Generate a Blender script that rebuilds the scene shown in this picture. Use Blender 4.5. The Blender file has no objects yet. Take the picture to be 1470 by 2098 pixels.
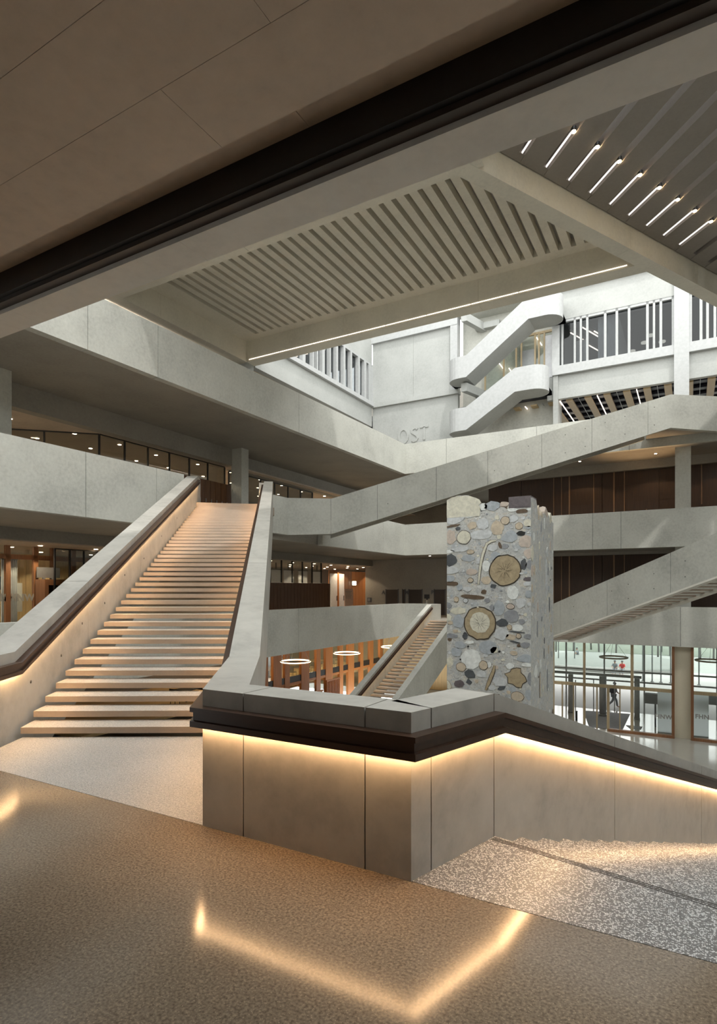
import bpy, bmesh, math, random
from math import radians, sin, cos, pi, sqrt, atan2
from mathutils import Vector, Matrix

# ------------------------------------------------------------------ camera, sky, sun, exposure
SC = bpy.context.scene
COL = SC.collection
ALPHA = radians(29.57)
CA, SA = cos(ALPHA), sin(ALPHA)
CAM = (16.98, -36.35, 1.9)
cam_data = bpy.data.cameras.new('camera')
cam = bpy.data.objects.new('camera', cam_data)
COL.objects.link(cam)
cam.location = CAM
cam.rotation_euler = (radians(90), 0, ALPHA)
cam_data.sensor_fit = 'VERTICAL'
cam_data.sensor_height = 36.0
cam_data.lens = 36.0 * 1200 / 2098
cam_data.shift_y = 159 / 2098
cam_data.clip_end = 500
SC.camera = cam

world = bpy.data.worlds.new('sky')
SC.world = world
world.use_nodes = True
bg = world.node_tree.nodes['Background']
bg.inputs['Color'].default_value = (0.97, 0.985, 0.96, 1)
bg.inputs['Strength'].default_value = 2.3

sun_data = bpy.data.lights.new('sun', 'SUN')
sun_data.energy = 1.15
sun_data.angle = radians(1.5)
sun_data.color = (1.0, 0.97, 0.92)
sun = bpy.data.objects.new('sun', sun_data)
COL.objects.link(sun)
sun.location = (20, -30, 40)
sun.rotation_euler = Vector((-0.30, 0.36, -0.88)).to_track_quat('-Z', 'Y').to_euler()

SC.view_settings.view_transform = 'Standard'
SC.view_settings.look = 'None'
SC.view_settings.exposure = 0.55
SC.view_settings.gamma = 1.0
SC.view_settings.use_curve_mapping = False
SC.cycles.use_denoising = True
SC.cycles.max_bounces = 8
SC.cycles.diffuse_bounces = 6
SC.cycles.glossy_bounces = 4
SC.cycles.transparent_max_bounces = 16
SC.cycles.sample_clamp_indirect = 6.0
rng = random.Random(7)

# ------------------------------------------------------------------ rays of the photograph onto real planes
def ray(px, py):
    dx = (px - 735) / 1200
    return (dx * CA - SA, dx * SA + CA, (1208 - py) / 1200)
def hit(px, py, ax, v):
    d = ray(px, py)
    t = (v - CAM[ax]) / d[ax]
    return Vector([CAM[i] + t * d[i] for i in range(3)])
def onx(px, py, v): return hit(px, py, 0, v)
def ony(px, py, v): return hit(px, py, 1, v)
def onz(px, py, v): return hit(px, py, 2, v)

# ------------------------------------------------------------------ materials
def new_mat(name):
    m = bpy.data.materials.new(name)
    m.use_nodes = True
    nt = m.node_tree
    b = nt.nodes['Principled BSDF']
    return m, nt, b
def node(nt, typ, **kw):
    n = nt.nodes.new(typ)
    for k, v in kw.items():
        if k in n.inputs: n.inputs[k].default_value = v
        else: setattr(n, k, v)
    return n
def ramp(nt, stops):
    r = nt.nodes.new('ShaderNodeValToRGB')
    e = r.color_ramp.elements
    while len(e) < len(stops): e.new(0.5)
    for i, (p, c) in enumerate(stops):
        e[i].position = p
        e[i].color = (c[0], c[1], c[2], 1)
    return r
def sc_(c, k): return tuple(min(1, x * k) for x in c)
def concrete(name, col, rough=0.6, var=0.16, scale=0.5, bump=0.08, spec=0.4, fine=9.0):
    m, nt, b = new_mat(name)
    g = node(nt, 'ShaderNodeNewGeometry')
    n1 = node(nt, 'ShaderNodeTexNoise', Scale=scale, Detail=6.0, Roughness=0.6)
    n2 = node(nt, 'ShaderNodeTexNoise', Scale=fine, Detail=5.0, Roughness=0.65)
    nt.links.new(g.outputs['Position'], n1.inputs['Vector'])
    nt.links.new(g.outputs['Position'], n2.inputs['Vector'])
    mx = node(nt, 'ShaderNodeMix', data_type='FLOAT')
    mx.inputs[0].default_value = 0.4
    nt.links.new(n1.outputs['Fac'], mx.inputs[2]); nt.links.new(n2.outputs['Fac'], mx.inputs[3])
    r = ramp(nt, [(0.3, sc_(col, 1 - var)), (0.5, col), (0.72, sc_(col, 1 + var * 0.7))])
    nt.links.new(mx.outputs[0], r.inputs['Fac'])
    nt.links.new(r.outputs['Color'], b.inputs['Base Color'])
    b.inputs['Roughness'].default_value = rough
    b.inputs['Specular IOR Level'].default_value = spec
    if bump:
        bp = node(nt, 'ShaderNodeBump', Strength=bump, Distance=0.02)
        nt.links.new(n2.outputs['Fac'], bp.inputs['Height'])
        nt.links.new(bp.outputs['Normal'], b.inputs['Normal'])
    return m
def wood(name, col, rough=0.35, var=0.35, axis='Z', spec=0.5):
    m, nt, b = new_mat(name)
    g = node(nt, 'ShaderNodeNewGeometry')
    mp = node(nt, 'ShaderNodeMapping')
    s = {'Z': (14, 14, 0.7), 'X': (0.7, 14, 14), 'Y': (14, 0.7, 14)}[axis]
    mp.inputs['Scale'].default_value = s
    nt.links.new(g.outputs['Position'], mp.inputs['Vector'])
    n1 = node(nt, 'ShaderNodeTexNoise', Scale=1.5, Detail=6.0, Roughness=0.6)
    nt.links.new(mp.outputs['Vector'], n1.inputs['Vector'])
    r = ramp(nt, [(0.3, sc_(col, 1 - var)), (0.7, sc_(col, 1 + var))])
    nt.links.new(n1.outputs['Fac'], r.inputs['Fac'])
    nt.links.new(r.outputs['Color'], b.inputs['Base Color'])
    b.inputs['Roughness'].default_value = rough
    b.inputs['Specular IOR Level'].default_value = spec
    return m
def plain(name, col, rough=0.5, metal=0.0, spec=0.5, var=0.06):
    m, nt, b = new_mat(name)
    g = node(nt, 'ShaderNodeNewGeometry')
    n1 = node(nt, 'ShaderNodeTexNoise', Scale=6.0, Detail=3.0)
    nt.links.new(g.outputs['Position'], n1.inputs['Vector'])
    r = ramp(nt, [(0.3, sc_(col, 1 - var)), (0.7, sc_(col, 1 + var))])
    nt.links.new(n1.outputs['Fac'], r.inputs['Fac'])
    nt.links.new(r.outputs['Color'], b.inputs['Base Color'])
    b.inputs['Roughness'].default_value = rough
    b.inputs['Metallic'].default_value = metal
    b.inputs['Specular IOR Level'].default_value = spec
    return m
def glow(name, col, strength):
    m = bpy.data.materials.new(name)
    m.use_nodes = True
    nt = m.node_tree
    nt.nodes.clear()
    e = node(nt, 'ShaderNodeEmission', Color=(*col, 1), Strength=strength)
    o = node(nt, 'ShaderNodeOutputMaterial')
    nt.links.new(e.outputs[0], o.inputs[0])
    return m
def glass(name, tint=(0.9, 0.95, 0.95), refl=0.10):
    m = bpy.data.materials.new(name)
    m.use_nodes = True
    nt = m.node_tree
    nt.nodes.clear()
    t = node(nt, 'ShaderNodeBsdfTransparent', Color=(*tint, 1))
    gl = node(nt, 'ShaderNodeBsdfGlossy', Color=(1, 1, 1, 1), Roughness=0.02)
    lw = node(nt, 'ShaderNodeLayerWeight', Blend=0.25)
    ad = node(nt, 'ShaderNodeMath', operation='MULTIPLY_ADD')
    ad.inputs[1].default_value = 0.5
    ad.inputs[2].default_value = refl * 0.5
    mx = node(nt, 'ShaderNodeMixShader')
    o = node(nt, 'ShaderNodeOutputMaterial')
    nt.links.new(lw.outputs['Fresnel'], ad.inputs[0])
    nt.links.new(ad.outputs[0], mx.inputs[0])
    nt.links.new(t.outputs[0], mx.inputs[1]); nt.links.new(gl.outputs[0], mx.inputs[2])
    nt.links.new(mx.outputs[0], o.inputs[0])
    return m
def terrazzo(name, ground, chip, scale, rough, thr=0.45, bump=0.15, var=0.15, spec=0.5, soft=0.06):
    m, nt, b = new_mat(name)
    g = node(nt, 'ShaderNodeNewGeometry')
    v = node(nt, 'ShaderNodeTexVoronoi', Scale=scale, Randomness=1.0)
    v2 = node(nt, 'ShaderNodeTexVoronoi', Scale=scale, Randomness=1.0)
    v2.feature = 'DISTANCE_TO_EDGE'
    nz = node(nt, 'ShaderNodeTexNoise', Scale=scale * 0.5, Detail=3.0)
    big = node(nt, 'ShaderNodeTexNoise', Scale=0.9, Detail=4.0)
    for n in (v, v2, nz, big): nt.links.new(g.outputs['Position'], n.inputs['Vector'])
    # chips: cells chosen at random by colour, shrunk from their edges
    sep = node(nt, 'ShaderNodeSeparateColor')
    nt.links.new(v.outputs['Color'], sep.inputs[0])
    gt = node(nt, 'ShaderNodeMath', operation='GREATER_THAN'); gt.inputs[1].default_value = 1 - thr
    nt.links.new(sep.outputs[0], gt.inputs[0])
    e = node(nt, 'ShaderNodeMapRange'); e.inputs[1].default_value = 0.04; e.inputs[2].default_value = 0.04 + soft
    nt.links.new(v2.outputs['Distance'], e.inputs[0])
    mu = node(nt, 'ShaderNodeMath', operation='MULTIPLY')
    nt.links.new(gt.outputs[0], mu.inputs[0]); nt.links.new(e.outputs[0], mu.inputs[1])
    gr = ramp(nt, [(0.3, sc_(ground, 1 - var * 2)), (0.7, sc_(ground, 1 + var * 2))])
    nt.links.new(nz.outputs['Fac'], gr.inputs['Fac'])
    mx = node(nt, 'ShaderNodeMix', data_type='RGBA')
    nt.links.new(mu.outputs[0], mx.inputs[0]); nt.links.new(gr.outputs['Color'], mx.inputs[6])
    mx.inputs[7].default_value = (*chip, 1)
    br = ramp(nt, [(0.3, (1 - var,) * 3), (0.7, (1, 1, 1))])
    nt.links.new(big.outputs['Fac'], br.inputs['Fac'])
    ml = node(nt, 'ShaderNodeMix', data_type='RGBA', blend_type='MULTIPLY')
    ml.inputs[0].default_value = 1.0
    nt.links.new(mx.outputs[2], ml.inputs[6]); nt.links.new(br.outputs['Color'], ml.inputs[7])
    nt.links.new(ml.outputs[2], b.inputs['Base Color'])
    b.inputs['Roughness'].default_value = rough
    b.inputs['Specular IOR Level'].default_value = spec
    if bump:
        bp = node(nt, 'ShaderNodeBump', Strength=bump, Distance=0.01)
        nt.links.new(mu.outputs[0], bp.inputs['Height'])
        nt.links.new(bp.outputs['Normal'], b.inputs['Normal'])
    return m

M = {}
M['conc'] = concrete('concrete_grey', (0.525, 0.525, 0.48), var=0.3)
M['conc_near'] = concrete('concrete_smooth', (0.46, 0.44, 0.40), rough=0.45, var=0.3, scale=0.9, bump=0.03, fine=5.0)
M['conc_dark'] = concrete('concrete_joint', (0.10, 0.10, 0.095))
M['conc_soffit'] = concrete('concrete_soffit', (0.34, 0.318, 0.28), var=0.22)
M['conc_ceiling'] = concrete('concrete_ceiling', (0.56, 0.465, 0.375), var=0.2, scale=1.2, rough=0.5)
M['conc_white'] = concrete('concrete_white', (0.41, 0.42, 0.405), var=0.2, bump=0.04)
M['white'] = plain('white_render', (0.45, 0.46, 0.46), 0.6)
M['white_frame'] = plain('white_frame', (0.43, 0.44, 0.44), 0.5)
M['conc_pale'] = concrete('concrete_pale', (0.74, 0.725, 0.68), var=0.14, scale=0.9)
M['lip_lit'] = concrete('concrete_lip_lit', (0.76, 0.74, 0.68), var=0.05)
M['conc_warm_lit'] = concrete('concrete_warm_lit', (0.72, 0.66, 0.52), var=0.06)  # warm light on the entrance column put into the colour
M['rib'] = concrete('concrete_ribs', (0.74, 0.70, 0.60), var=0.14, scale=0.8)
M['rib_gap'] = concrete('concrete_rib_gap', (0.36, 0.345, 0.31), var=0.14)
M['fin'] = concrete('concrete_fins', (0.30, 0.27, 0.245), var=0.14)
M['tread'] = concrete('concrete_treads', (0.42, 0.345, 0.28), var=0.12, scale=2.0, bump=0.12, fine=30.0)
M['floor'] = terrazzo('polished_floor', (0.215, 0.166, 0.118), (0.40, 0.315, 0.225), 130.0, 0.14, thr=0.16, bump=0.0, var=0.24, spec=0.5, soft=0.3)
M['tread_top'] = terrazzo('tread_top', (0.46, 0.42, 0.37), (0.66, 0.61, 0.55), 95.0, 0.55, thr=0.5, bump=0.2, var=0.12, soft=0.2)
M['floor_pale'] = concrete('pale_floor', (0.50, 0.48, 0.43), rough=0.14, var=0.05, bump=0.0, spec=0.5)
M['rough'] = terrazzo('rough_landing', (0.40, 0.38, 0.35), (0.66, 0.63, 0.585), 110.0, 0.6, thr=0.5, bump=0.5, var=0.15, soft=0.2)
M['chip'] = terrazzo('chip_landing', (0.16, 0.157, 0.155), (0.72, 0.72, 0.715), 100.0, 0.38, thr=0.45, bump=0.1, var=0.12, soft=0.12)
M['groove'] = plain('groove', (0.06, 0.055, 0.05), 0.8)
M['rail'] = wood('rail_wood', (0.058, 0.028, 0.016), rough=0.3, var=0.2, axis='X')
M['bronze'] = plain('dark_bronze', (0.05, 0.036, 0.028), 0.4)
M['black'] = plain('black_metal', (0.012, 0.012, 0.013), 0.45)
M['wood_dark'] = wood('dark_wood_panel', (0.048, 0.022, 0.010), rough=0.55)
M['batten'] = wood('batten_wood', (0.26, 0.15, 0.08), rough=0.5)
M['locker'] = wood('locker_wood', (0.15, 0.065, 0.026), rough=0.45)
M['wood_orange'] = wood('orange_wood', (0.46, 0.17, 0.045), rough=0.45, var=0.2)
M['wood_light'] = wood('light_wood', (0.55, 0.40, 0.20), rough=0.5, var=0.15)
M['frame_wood'] = wood('frame_wood', (0.28, 0.13, 0.06), rough=0.45, var=0.2)
M['frame_pale'] = wood('pale_frame_wood', (0.46, 0.36, 0.22), rough=0.45, var=0.15)
M['gold'] = plain('gold_plank', (0.46, 0.34, 0.19), 0.5)
M['navy'] = plain('navy_void', (0.012, 0.014, 0.024), 0.5)
M['grey_metal'] = plain('grey_metal', (0.30, 0.31, 0.31), 0.4, 0.4)
M['steel_dark'] = plain('dark_steel', (0.10, 0.105, 0.115), 0.4)
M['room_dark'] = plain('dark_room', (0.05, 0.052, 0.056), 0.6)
M['curtain'] = plain('white_curtain', (0.78, 0.79, 0.82), 0.8)
M['paper'] = plain('paper', (0.80, 0.78, 0.74), 0.7)
M['pink'] = plain('pink_board', (0.78, 0.55, 0.46), 0.6)
M['red'] = plain('red_print', (0.55, 0.05, 0.04), 0.6)
M['counter'] = plain('counter_grey', (0.20, 0.205, 0.22), 0.5)
M['mat'] = plain('door_mat', (0.30, 0.30, 0.305), 0.9)  # mat tone lightened to carry the glare haze
M['letter'] = plain('letter_grey', (0.36, 0.36, 0.34), 0.6)
M['led'] = glow('led_warm', (1.0, 0.61, 0.29), 58.0)
M['led_island'] = glow('led_warm_island', (1.0, 0.60, 0.29), 46.0)
M['led_far'] = glow('led_warm_dim', (1.0, 0.60, 0.25), 14.0)
M['led_soft'] = glow('led_ceiling_line', (1.0, 0.82, 0.66), 3.5)
M['led_ring'] = glow('led_ring', (1.0, 0.70, 0.42), 4.0)
M['lamp'] = glow('lamp_face', (1.0, 0.74, 0.48), 30.0)
M['slot_lamp'] = glow('slot_lamp_face', (1.0, 0.72, 0.40), 60.0)
M['tube'] = glow('slot_tube', (1.0, 0.93, 0.85), 0.9)
M['opal'] = glow('opal_shade', (1.0, 0.95, 0.82), 0.8)
M['exit'] = glow('exit_sign_face', (0.9, 1.0, 0.8), 5.0)
M['glass'] = glass('clear_glass', (0.93, 0.96, 0.95), 0.06)
M['glass_office'] = glass('office_glass', (0.55, 0.57, 0.58), 0.04)
M['glass_dark'] = glass('smoked_glass', (0.62, 0.64, 0.64), 0.06)
m_, nt_, b_ = new_mat('frosted_skylight')
tr_ = node(nt_, 'ShaderNodeBsdfTranslucent', Color=(0.92, 0.94, 0.95, 1))
nt_.links.new(tr_.outputs[0], nt_.nodes['Material Output'].inputs[0])
M['frost_sky'] = m_
M['glass_frost'] = plain('frosted_panel', (0.74, 0.76, 0.74), 0.5)
M['skin'] = plain('skin', (0.45, 0.28, 0.21), 0.6)
M['cloth_grey'] = plain('cloth_grey', (0.25, 0.27, 0.30), 0.9)
M['cloth_red'] = plain('cloth_red', (0.65, 0.07, 0.07), 0.9)
M['cloth_dark'] = plain('cloth_dark', (0.06, 0.065, 0.08), 0.9)
M['post_hazed'] = plain('post_hazed', (0.40, 0.405, 0.41), 0.5)  # lightened grey, glare haze of the entrance put into the colour
M['bark'] = concrete('tree_bark', (0.17, 0.165, 0.155), scale=3.0)
M['leaf'] = plain('pale_leaf', (0.17, 0.20, 0.14), 0.7, var=0.3)
M['paving'] = concrete('pale_paving', (0.36, 0.36, 0.345), var=0.05, bump=0.0)
M['lawn'] = concrete('hazy_lawn', (0.215, 0.235, 0.195), var=0.12, rough=0.9)
M['mound'] = concrete('gravel_mound', (0.235, 0.24, 0.225), var=0.08)

# ------------------------------------------------------------------ builders
def meta(o, label=None, cat=None, group=None, kind=None):
    if label: o['label'] = label
    if cat: o['category'] = cat
    if group: o['group'] = group
    if kind: o['kind'] = kind
    return o
def link(o, parent=None):
    COL.objects.link(o)
    if parent is not None:
        o.parent = parent
        if parent.type == 'EMPTY':
            o.matrix_parent_inverse = Matrix.Translation(-parent.location)
        else:
            o.matrix_parent_inverse = parent.matrix_basis.inverted()
    return o
def thing(name, label, cat, loc=(0, 0, 0), group=None, kind=None):
    o = bpy.data.objects.new(name, None)
    o.empty_display_size = 0.2
    COL.objects.link(o)
    o.location = loc
    return meta(o, label, cat, group, kind or ('thing' if label else None))
def mesh(name, verts, faces, mat, parent=None, smooth=False):
    me = bpy.data.meshes.new(name)
    me.from_pydata([tuple(v) for v in verts], [], faces)
    me.materials.append(M[mat] if isinstance(mat, str) else mat)
    bm = bmesh.new(); bm.from_mesh(me)
    bmesh.ops.recalc_face_normals(bm, faces=bm.faces[:])
    bm.to_mesh(me); bm.free()
    if smooth: me.polygons.foreach_set('use_smooth', [True] * len(me.polygons))
    me.update()
    return link(bpy.data.objects.new(name, me), parent)
CUBES = {}
def box(name, x0, x1, y0, y1, z0, z1, mat, parent=None):
    if mat not in CUBES:
        me = bpy.data.meshes.new('block_' + mat)
        bm = bmesh.new(); bmesh.ops.create_cube(bm, size=1.0); bm.to_mesh(me); bm.free()
        me.materials.append(M[mat]); CUBES[mat] = me
    o = bpy.data.objects.new(name, CUBES[mat])
    link(o, parent)
    o.location = ((x0 + x1) / 2, (y0 + y1) / 2, (z0 + z1) / 2)
    o.scale = (abs(x1 - x0), abs(y1 - y0), abs(z1 - z0))
    return o
def obox(name, c, d, lx, ly, z0, z1, mat, parent=None):
    """box centred on plan point c, its length lx along plan direction d"""
    o = box(name, -0.5, 0.5, -0.5, 0.5, z0, z1, mat, parent)
    o.location = (c[0], c[1], (z0 + z1) / 2)
    o.scale = (lx, ly, z1 - z0)
    o.rotation_euler = (0, 0, atan2(d[1], d[0]))
    return o
def prism(name, poly, z0, z1, mat, parent=None):
    n = len(poly)
    v = [(x, y, z0) for x, y in poly] + [(x, y, z1) for x, y in poly]
    f = [tuple(range(n))[::-1], tuple(range(n, 2 * n))] + [(i, (i + 1) % n, n + (i + 1) % n, n + i) for i in range(n)]
    return mesh(name, v, f, mat, parent)
def tread(poly, z0, z1, parent, top='tread_top', front='tread'):
    n = len(poly)
    v = [(x, y, z0) for x, y in poly] + [(x, y, z1) for x, y in poly]
    f = [tuple(range(n, 2 * n)), tuple(range(n))[::-1]] + [(i, (i + 1) % n, n + (i + 1) % n, n + i) for i in range(n)]
    o = mesh('tread', v, f, front, parent)
    o.data.materials.append(M[top])
    for p in o.data.polygons:
        if p.normal.z > 0.5: p.material_index = 1
    return o
def tube(name, p, q, r, mat, parent=None, n=8):
    p, q = Vector(p), Vector(q)
    d = (q - p).normalized()
    a = d.orthogonal().normalized(); b = d.cross(a)
    v = []
    for c in (p, q):
        for i in range(n):
            t = 2 * pi * i / n
            v.append(c + a * cos(t) * r + b * sin(t) * r)
    f = [tuple(range(n))[::-1], tuple(range(n, 2 * n))] + [(i, (i + 1) % n, n + (i + 1) % n, n + i) for i in range(n)]
    return mesh(name, v, f, mat, parent, True)
def torus(name, c, R, r, mat, parent=None, n=40, m=8, flat=1.0):
    v, f = [], []
    for i in range(n):
        t = 2 * pi * i / n
        for j in range(m):
            s = 2 * pi * j / m
            rr = R + r * cos(s)
            v.append((c[0] + rr * cos(t), c[1] + rr * sin(t), c[2] + r * flat * sin(s)))
    for i in range(n):
        for j in range(m):
            f.append((i * m + j, ((i + 1) % n) * m + j, ((i + 1) % n) * m + (j + 1) % m, i * m + (j + 1) % m))
    return mesh(name, v, f, mat, parent, True)
DISC = {}
def disc(name, c, r, h, mat, parent=None, n=16):
    if (mat, n) not in DISC:
        v = [(cos(2 * pi * i / n), sin(2 * pi * i / n), z) for z in (-0.5, 0.5) for i in range(n)]
        f = [tuple(range(n))[::-1], tuple(range(n, 2 * n))] + [(i, (i + 1) % n, n + (i + 1) % n, n + i) for i in range(n)]
        me = bpy.data.meshes.new('disc_' + mat)
        me.from_pydata(v, [], f); me.materials.append(M[mat]); DISC[(mat, n)] = me
    o = bpy.data.objects.new(name, DISC[(mat, n)])
    link(o, parent)
    o.location = c
    o.scale = (r, r, h)
    return o
# mitred offsets of a plan polyline: unit vector sideways per vertex (to the LEFT of travel)
def mitres(P):
    n = len(P); out = []
    def nrm(i):
        d = Vector((P[i + 1][0] - P[i][0], P[i + 1][1] - P[i][1]))
        d.normalize()
        return Vector((-d.y, d.x))
    for i in range(n):
        if i == 0: out.append(nrm(0))
        elif i == n - 1: out.append(nrm(n - 2))
        else:
            a, b = nrm(i - 1), nrm(i)
            s = a + b
            k = s.length_squared
            out.append(s * (2 / k) if k > 0.05 else a)
    return out
def sweep(name, P, prof, mat, parent=None, MI=None):
    """P: (x,y,z); prof: closed list of (sideways, up); sideways is to the left of travel"""
    MI = MI or mitres(P)
    m = len(prof); v = []
    for p, mi in zip(P, MI):
        for o, h in prof:
            v.append((p[0] + mi.x * o, p[1] + mi.y * o, p[2] + h))
    f = [tuple(range(m))[::-1], tuple((len(P) - 1) * m + j for j in range(m))]
    for i in range(len(P) - 1):
        for j in range(m):
            k = (j + 1) % m
            f.append((i * m + j, i * m + k, (i + 1) * m + k, (i + 1) * m + j))
    return mesh(name, v, f, mat, parent)
def wall_path(parent, P, th, joints, mat, side=1, gap=0.012, core='conc_dark', piece='panel'):
    """P: (x,y,ztop,zbot) on the outer face; joints: list of (segment, fraction); panels with open joints on a recessed core"""
    pts = []
    for i in range(len(P) - 1):
        pts.append((P[i], False))
        for s, fr in sorted(joints):
            if s == i:
                pts.append((tuple(P[i][k] + (P[i + 1][k] - P[i][k]) * fr for k in range(4)), True))
    pts.append((P[-1], False))
    Q = [p for p, _ in pts]
    MI = mitres(Q)
    # joint flagged at an original vertex through fraction 0
    runs, cur = [], [0]
    for i in range(1, len(Q)):
        cur.append(i)
        if pts[i][1] and i < len(Q) - 1:
            runs.append(cur); cur = [i]
    runs.append(cur)
    def solid(name, idx, o0, o1, dt, db, mat_, trim0, trim1):
        V = []
        for k, i in enumerate(idx):
            p = list(Q[i])
            if k == 0 and trim0:
                q = Q[idx[1]]; L = sqrt((q[0] - p[0]) ** 2 + (q[1] - p[1]) ** 2) or 1
                p = [p[j] + (q[j] - p[j]) * trim0 / L for j in range(4)]
            if k == len(idx) - 1 and trim1:
                q = Q[idx[-2]]; L = sqrt((q[0] - p[0]) ** 2 + (q[1] - p[1]) ** 2) or 1
                p = [p[j] + (q[j] - p[j]) * trim1 / L for j in range(4)]
            mi = MI[i] * side
            a = (p[0] + mi.x * o0, p[1] + mi.y * o0); b = (p[0] + mi.x * o1, p[1] + mi.y * o1)
            V += [(*a, p[2] - dt), (*b, p[2] - dt), (*b, p[3] + db), (*a, p[3] + db)]
        n = len(idx)
        F = [(0, 1, 2, 3), (4 * n - 1, 4 * n - 2, 4 * n - 3, 4 * n - 4)]
        for i in range(n - 1):
            for j in range(4):
                F.append((4 * i + j, 4 * i + (j + 1) % 4, 4 * i + 4 + (j + 1) % 4, 4 * i + 4 + j))
        return mesh(name, V, F, mat_, parent)
    for k, r in enumerate(runs):
        solid(piece, r, 0, th, 0, 0, mat, gap / 2 if k else 0, gap / 2 if k < len(runs) - 1 else 0)
    if len(runs) > 1:
        solid('joint_core', list(range(len(Q))), 0.02, th - 0.02, 0.02, 0.02, core, 0.03, 0.03)
    return Q
RAIL_PROF = [(0.0, -0.135), (-0.095, -0.135), (-0.095, -0.172), (-0.070, -0.178), (-0.070, -0.238), (-0.095, -0.244), (-0.095, -0.290), (-0.066, -0.290), (-0.060, -0.258), (0.0, -0.258)]
def rail_and_led(parent, P3, side=1, led='led', mat='rail'):
    sgn = side
    prof = [(o * sgn, h) for o, h in RAIL_PROF]
    r = sweep('handrail', P3, prof, mat, parent)
    if led:
        lp = [(o * sgn, h) for o, h in [(-0.022, -0.2585), (-0.048, -0.2585), (-0.048, -0.266), (-0.022, -0.266)]]
        sweep('led_strip', P3, lp, led, parent)
    return r
def along(P0, P1, f): return tuple(P0[k] + (P1[k] - P0[k]) * f for k in range(len(P0)))
def frac_px_x(px, x0, ya, yb):   # where pixel column px meets plane x = x0, as fraction of ya..yb
    return (onx(px, 1000, x0).y - ya) / (yb - ya)
def frac_px_y(px, y0, xa, xb):
    return (ony(px, 1000, y0).x - xa) / (xb - xa)

# ------------------------------------------------------------------ near gallery where the camera stands
L0, L1, L2 = -0.05, 5.28, 10.78
EDGE = -32.86
fl = box('floor', 2, 31, -44, EDGE - 0.006, -0.35, 0.0, 'floor'); meta(fl, kind='structure')
ce = thing('ceiling', None, None, (14, -36, 4.35), kind='structure')
ys = [-38.0, -36.9, -35.6, -34.755, -34.335, -33.90, -33.60]
for j in range(len(ys) - 1):
    off = [0.0, 1.3, 0.4, 0.9, 0.0, 0.6][j]
    x = 6.0 + off - 1.9
    while x < 26:
        xa, xb = x, x + 2.6
        if j == 4: xa, xb = x + 0.22, x + 2.82
        box('panel', xa + 0.0012, xb - 0.0012, ys[j] + 0.0012, ys[j + 1] - 0.0012, 4.35 if j < 5 else 4.52, 4.45 if j < 5 else 4.72, 'conc_ceiling', ce)
        x += 2.6
box('slab', 2, 31, -44, -33.905, 4.44, 5.2, 'conc_ceiling', ce)
box('slab', 2, 31, -33.9, -33.5, 4.71, 5.2, 'conc_ceiling', ce)
box('wall_near', 2, 31, -44.3, -44, -0.35, 5.2, 'conc_soffit'); meta(bpy.data.objects['wall_near'], kind='structure')
box('wall_near_upper', -4, 33, -33.49, -33.23, 6.6, 15.6, 'conc'); meta(bpy.data.objects['wall_near_upper'], kind='structure')
sb = thing('slab_edge_beam', 'long grey concrete edge beam crossing overhead beside the dark ceiling', 'beam', (14, -33.35, 4.27))
jx = [2, 11.95, 13.95, 31]
for i in range(len(jx) - 1):
    box('panel', jx[i] + 0.001, jx[i + 1] - 0.001, -33.485, -33.215, 4.27, 6.6, 'conc_pale', sb)
tr = thing('ceiling_track', 'dark bronze channel along the edge of the ceiling', 'track', (14, -33.55, 4.3))
box('channel', 2, 31, -33.56, -33.487, 4.305, 4.72, 'bronze', tr)
box('slot', 2, 31, -33.60, -33.56, 4.34, 4.72, 'black', tr)

# ------------------------------------------------------------------ left staircase up to level one
SL0, SL1 = (9.49, -31.95), (0.10, -19.43)       # stair side of the left wall
C1, C2, C3 = (13.563, -32.87), (15.397, -32.865), (15.668, -31.903)
K1 = (12.176, -31.019)
KT = (1.70, -17.30)
S_DIR = Vector((0.266, 0.964))
S_LEN, S_SL = 19.5, 0.315
SE = (C3[0] + S_DIR.x * S_LEN, C3[1] + S_DIR.y * S_LEN)
NT = 41
RISE = L1 / NT
st = thing('grand_staircase', 'wide warm-lit concrete staircase rising on the left to the first gallery', 'staircase', (11, -31.5, 0))
rd = Vector((K1[0] - KT[0], K1[1] - KT[1])); rd.normalize()
fdir = Vector((CA, SA)); fdir.rotate(Matrix.Rotation(radians(1.2), 2))
def right_of(p):
    # walk from p along the nosing direction to the stair face of the right wall
    w = Vector((K1[0] - p[0], K1[1] - p[1]))
    den = fdir.x * (-rd.y) + fdir.y * rd.x
    t = (w.x * (-rd.y) + w.y * rd.x) / den
    return (p[0] + fdir.x * t, p[1] + fdir.y * t)
for n in range(NT):
    f0, f1 = n / 40.0, (n + 1.16) / 40.0
    a0, a1 = along(SL0, SL1, f0), along(SL0, SL1, f1)
    b0, b1 = right_of(a0), right_of(a1)
    z = RISE * (n + 1)
    tread([a0, b0, b1, a1], z - 0.080, z, st)
# landing at the foot
lp = [(10.16, EDGE), (C1[0], EDGE), (C1[0], C1[1]), along(C1, K1, 0.62), right_of((9.46, -31.9)), (9.46, -31.9)]
lp2 = [(10.05, EDGE), (13.57, EDGE), along(C1, K1, 0.5), right_of((9.50, -31.93)), (9.50, -31.93)]
box_l = prism('landing', lp2, -0.30, 0.0, 'rough', st); box_l['label'] = 'rough pale terrazzo landing at the foot of the stairs'
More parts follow.
